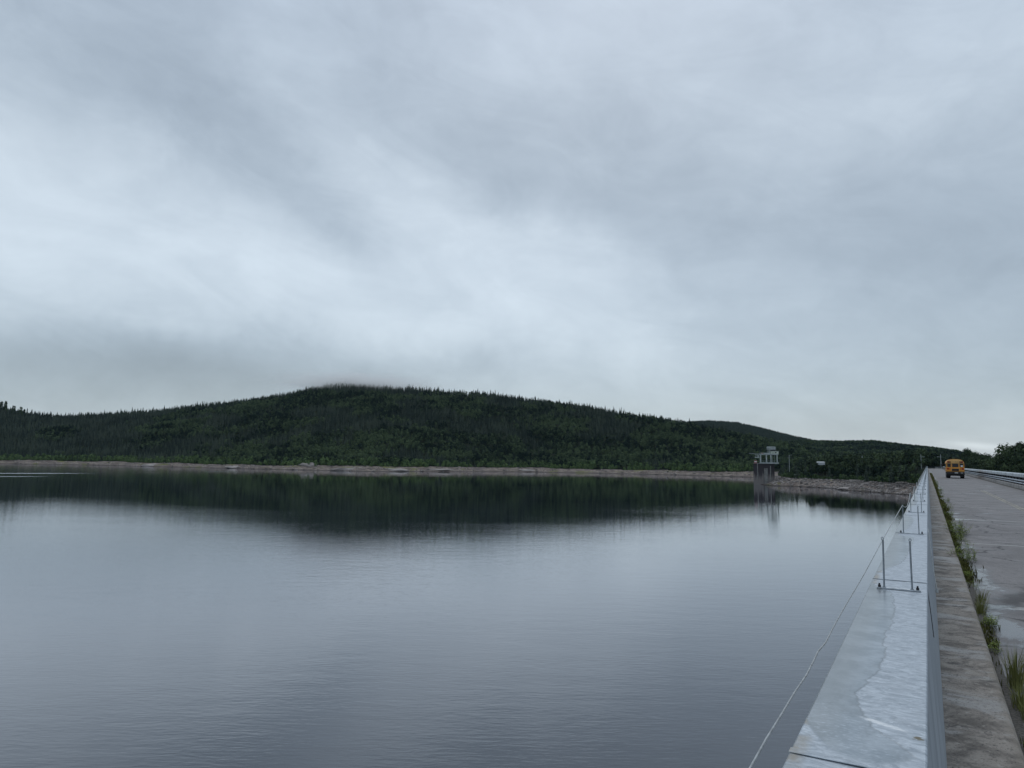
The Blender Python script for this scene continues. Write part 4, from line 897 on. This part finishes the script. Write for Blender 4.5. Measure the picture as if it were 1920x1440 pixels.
for s_ in (-1, 1):
    for k in range(9):
        xa = s_ * 1.2; MB().box((min(xa, xa + s_ * .012), .45 + k * .85, 1.72), (max(xa, xa + s_ * .012), 1.12 + k * .85, 2.26)).build('side_window', M_gl, bus)
    for zr in (1.15, 1.5): MB().box((min(s_ * 1.2, s_ * 1.225), .1, zr), (max(s_ * 1.2, s_ * 1.225), 8.5, zr + .06)).build('side_rail', M_bk, bus)
    mr = MB().tube([(s_ * 1.15, 8.4, 2.3), (s_ * 1.6, 8.9, 2.2)], .03, 6).box((s_ * 1.62 - .14, 8.85, 1.75), (s_ * 1.62 + .14, 8.95, 2.25), .03).build('mirror', M_bk, bus)

# ------------------------------------------------------------------ gutter plants
def blade(tr, ti, p, h_, lean, w_, sh):
    d_ = Vector((lean[0], lean[1], 0)); a_ = Vector((-lean[1], lean[0], 0)); a_ = a_.normalized() if a_.length > 1e-6 else Vector((1, 0, 0)); p = Vector(p)
    m1 = p + d_ * .35 + Vector((0, 0, h_ * .6)); t1 = p + d_ + Vector((0, 0, h_))
    tr += [[p - a_ * w_, p + a_ * w_, m1 + a_ * w_ * .8], [p - a_ * w_, m1 + a_ * w_ * .8, m1 - a_ * w_ * .8], [m1 - a_ * w_ * .8, m1 + a_ * w_ * .8, t1]]; ti += [sh, sh, sh]
def leafp(tr, ti, p, d_, l, w_, sh):
    d_ = d_.normalized(); up = Vector((0, 0, 1)); a_ = d_.cross(up); a_ = a_.normalized() if a_.length > .1 else Vector((1, 0, 0)); m_ = p + d_ * l * .5; e_ = p + d_ * l + Vector((0, 0, -l * .15))
    tr += [[p, m_ + a_ * w_, e_], [p, e_, m_ - a_ * w_]]; ti += [sh, np.clip(sh + .1, 0, 1)]
M_grass = foliage('grass_blades', (.09, .10, .03), (.34, .34, .13), vary=.1)
def grass_tuft(Y_, X_, n, h_, label, rad=.05):
    rg = np.random.default_rng(int(Y_ * 100)); tr = []; ti = []
    for i in range(n):
        a_ = rg.uniform(0, 6.28); q = rg.uniform(0, rad); hh = h_ * rg.uniform(.4, 1.1); le = hh * rg.uniform(.1, .6)
        blade(tr, ti, (q * math.cos(a_), q * 2.5 * math.sin(a_), -.02), hh, (le * math.cos(a_) + .02, le * math.sin(a_)), .0028, np.clip(rg.normal(.5, .25), 0, 1))
    V, T_, c = soup([[tuple(v_) for v_ in q] for q in tr], ti); o = bpy.data.objects.new('grass_tuft', npmesh('grass_tuft', V, T_, M_grass, c)); o.location = (X_, Y_, ZR + .01); link(o); meta(o, label, 'grass tuft')
def weed(Y_, X_, n, h_, label, spread=.15, ls=.035, mat=None, grp=None):
    rg = np.random.default_rng(int(Y_ * 77)); tr = []; ti = []; st = MB()
    for i in range(n):
        a_ = rg.uniform(0, 6.28); q = spread * math.sqrt(rg.random()); b0 = Vector((q * .6 * math.cos(a_), q * 1.8 * math.sin(a_), 0)); hh = h_ * rg.uniform(.5, 1.1); tip = b0 + Vector((rg.normal(0, .3) * hh, rg.normal(0, .3) * hh, hh))
        st.tube([b0 - Vector((0, 0, .03)), tip], .002, 4, r2=.001, cap=False)
        for k in range(9):
            t_ = .15 + .85 * k / 8; p = b0.lerp(tip, t_); a2 = k * 2.4 + a_
            leafp(tr, ti, p, Vector((math.cos(a2), math.sin(a2), rg.uniform(-.1, .6))), ls * rg.uniform(.7, 1.4) * (1.1 - .4 * t_), ls * .24, np.clip(rg.normal(.45 + .3 * t_, .18), 0, 1))
    V, T_, c = soup([[tuple(v_) for v_ in q] for q in tr], ti); e = empty('weed_plant', (X_, Y_, ZR + .01), 0, label, 'weed', grp)
    link(bpy.data.objects.new('leaves', npmesh('leaves', V, T_, mat or M_weed, c)), e); st.build('stems', M_grass_stem, e)
M_grass_stem = flat('stem', (.08, .09, .03), .8)
grass_tuft(8.15, .62, 190, .36, 'tallest grass tuft, with upright blades growing in the gutter near the bottom right', .07)
grass_tuft(7.5, .60, 150, .20, 'low spreading grass tuft just in front of the tallest tuft', .07)
grass_tuft(7.15, .62, 120, .15, 'short bright grass clump in the gutter below the twig', .06)
grass_tuft(11.9, .56, 130, .20, 'brownish grass tuft at the kerb just before the pale road joint', .07)
grass_tuft(12.9, .62, 60, .22, 'thin dry grass stalks behind the pale road joint', .08)
weed(6.15, .585, 22, .10, 'small broad leaved weed at the kerb in the bottom right corner', .09, .05)
weed(11.0, .60, 34, .13, 'bright green low weed clump near the first pale road joint', .12, .035)
weed(9.6, .56, 16, .08, 'small dark weed tight against the kerb beyond the tallest grass', .10, .03)
weed(14.1, .56, 12, .13, 'sparse leggy weed just beyond the first pale road joint', .16, .03)
weed(15.4, .54, 20, .12, 'narrow green weed between the large weed bushes and the first pale joint', .1, .04)
weed(18.2, .60, 55, .26, 'nearer of the two large weed bushes spilling over the road edge', .36, .055)
weed(20.4, .66, 26, .30, 'thin topped weed at the back of the nearer weed bush', .3, .05)
weed(24.8, .70, 70, .36, 'farther and taller of the two large weed bushes in the gutter', .42, .07)
weed(23.0, .60, 22, .22, 'dark leafy weed between the two large weed bushes', .3, .06)
for k, Y_ in enumerate((33, 38, 46, 52, 60, 66, 74, 84, 96)):
    weed(float(Y_), .62 + .1 * (k % 3), 26, .24 + .07 * (k % 2), 'small weed clump further along the gutter moss strip', .3, .06, None, 'far weeds in the gutter')
# moss and short grass filling the gutter
rg = np.random.default_rng(9); tr = []; ti = []
N = 26000; Yg = 4 + (200 - 4) * rg.random(N) ** 2.0
dn2 = fbm(Yg / 1.7, Yg * 0 + 3, 4); wid = .05 + .16 * np.clip(dn2 - .25, 0, 1) + .03 * sstep(20, 40, Yg); keep = rg.random(N) < np.clip((dn2 - .5) * 5 + .8 * sstep(16, 34, Yg), .02, .75)
for Yv, wv_, k_ in zip(Yg, wid, keep):
    if not k_: continue
    xo = .474 + abs(rg.normal(0, 1)) * wv_ * .7 + .01; s_ = .012 + Yv * .0011; a_ = rg.uniform(0, 6.28)
    blade(tr, ti, (xo, Yv, ZR), min(.03 + s_ * rg.uniform(.5, 2.2), .16), (s_ * math.cos(a_), s_ * math.sin(a_)), .002 + Yv * .00035, float(np.clip(rg.normal(.45, .25), 0, 1)))
V, T_, c = soup([[tuple(v_) for v_ in q] for q in tr], ti)
meta(link(bpy.data.objects.new('gutter_moss', npmesh('gutter_moss', V, T_, M_moss, c))), 'olive moss and short grass growing along the kerb between sidewalk and road', 'moss', kind='stuff')
ds = MB()
for y0 in np.arange(3.5, 200, .5):
    wa = .06 + .14 * float(fbm(np.array([y0 / 1.7]), np.array([3.]), 4)[0]); ds.quad((.470, y0, ZR + .004), (.47 + wa, y0, ZR + .004), (.47 + wa + .01, y0 + .5, ZR + .004), (.470, y0 + .5, ZR + .004))
meta(ds.build('gutter_soil', flat('wet_gravel', (.075, .068, .058), .8, var=.6, scale=45, bump=.6)), kind='structure')

# ------------------------------------------------------------------ low cloud snagged on the summit
m_mist = bpy.data.materials.new('mist'); m_mist.use_nodes = True; t = NT(m_mist.node_tree); t.n.clear()
o_ = t.new('ShaderNodeOutputMaterial'); pv = t.new('ShaderNodeVolumePrincipled'); t.l.new(pv.outputs[0], o_.inputs['Volume'])
ob = t.new('ShaderNodeTexCoord').outputs['Object']; X, Y, Z = t.sep(ob)
rad = t.m('SQRT', t.m('ADD', t.m('ADD', t.m('MULTIPLY', X, X), t.m('MULTIPLY', Y, Y)), t.m('MULTIPLY', Z, Z)))
nn = t.noise(t.vm('MULTIPLY', ob, (5, 4, 2.2)), 1.0, 4, .6)
dn_ = t.m('POWER', t.map(t.m('ADD', rad, t.m('MULTIPLY', t.m('SUBTRACT', nn, .5), .8)), .95, .0), 1.6)
t.put(pv.inputs['Density'], t.m('MULTIPLY', dn_, .05)); t.put(pv.inputs['Color'], (1., 1., 1.)); pv.inputs['Anisotropy'].default_value = .82
bm = bmesh.new(); bmesh.ops.create_icosphere(bm, subdivisions=3, radius=1); me = bpy.data.meshes.new('mist'); bm.to_mesh(me); bm.free(); me.materials.append(m_mist)
mp = at(675, 720, 1405); mo = bpy.data.objects.new('mist', me); mo.location = mp; mo.rotation_euler = (0, 0, -math.atan2(mp.x, mp.y)); mo.scale = (235, 150, 29); link(mo)
meta(mo, 'low cloud hanging over the summit of the forested hill', 'mist', kind='stuff')

# ------------------------------------------------------------------ thin air between the dam and the hills
m_hz = bpy.data.materials.new('haze'); m_hz.use_nodes = True; t = NT(m_hz.node_tree); t.n.clear()
o_ = t.new('ShaderNodeOutputMaterial'); pv = t.new('ShaderNodeVolumePrincipled'); t.l.new(pv.outputs[0], o_.inputs['Volume'])
pv.inputs['Density'].default_value = 1.7e-5; pv.inputs['Color'].default_value = (.55, .80, 1, 1)
hb = MB().box((-9600, -9600, -60), (9600, 9600, 420)).build('haze', m_hz); meta(hb, 'faint blue grey haze between the dam and the far hills', 'haze', kind='stuff')
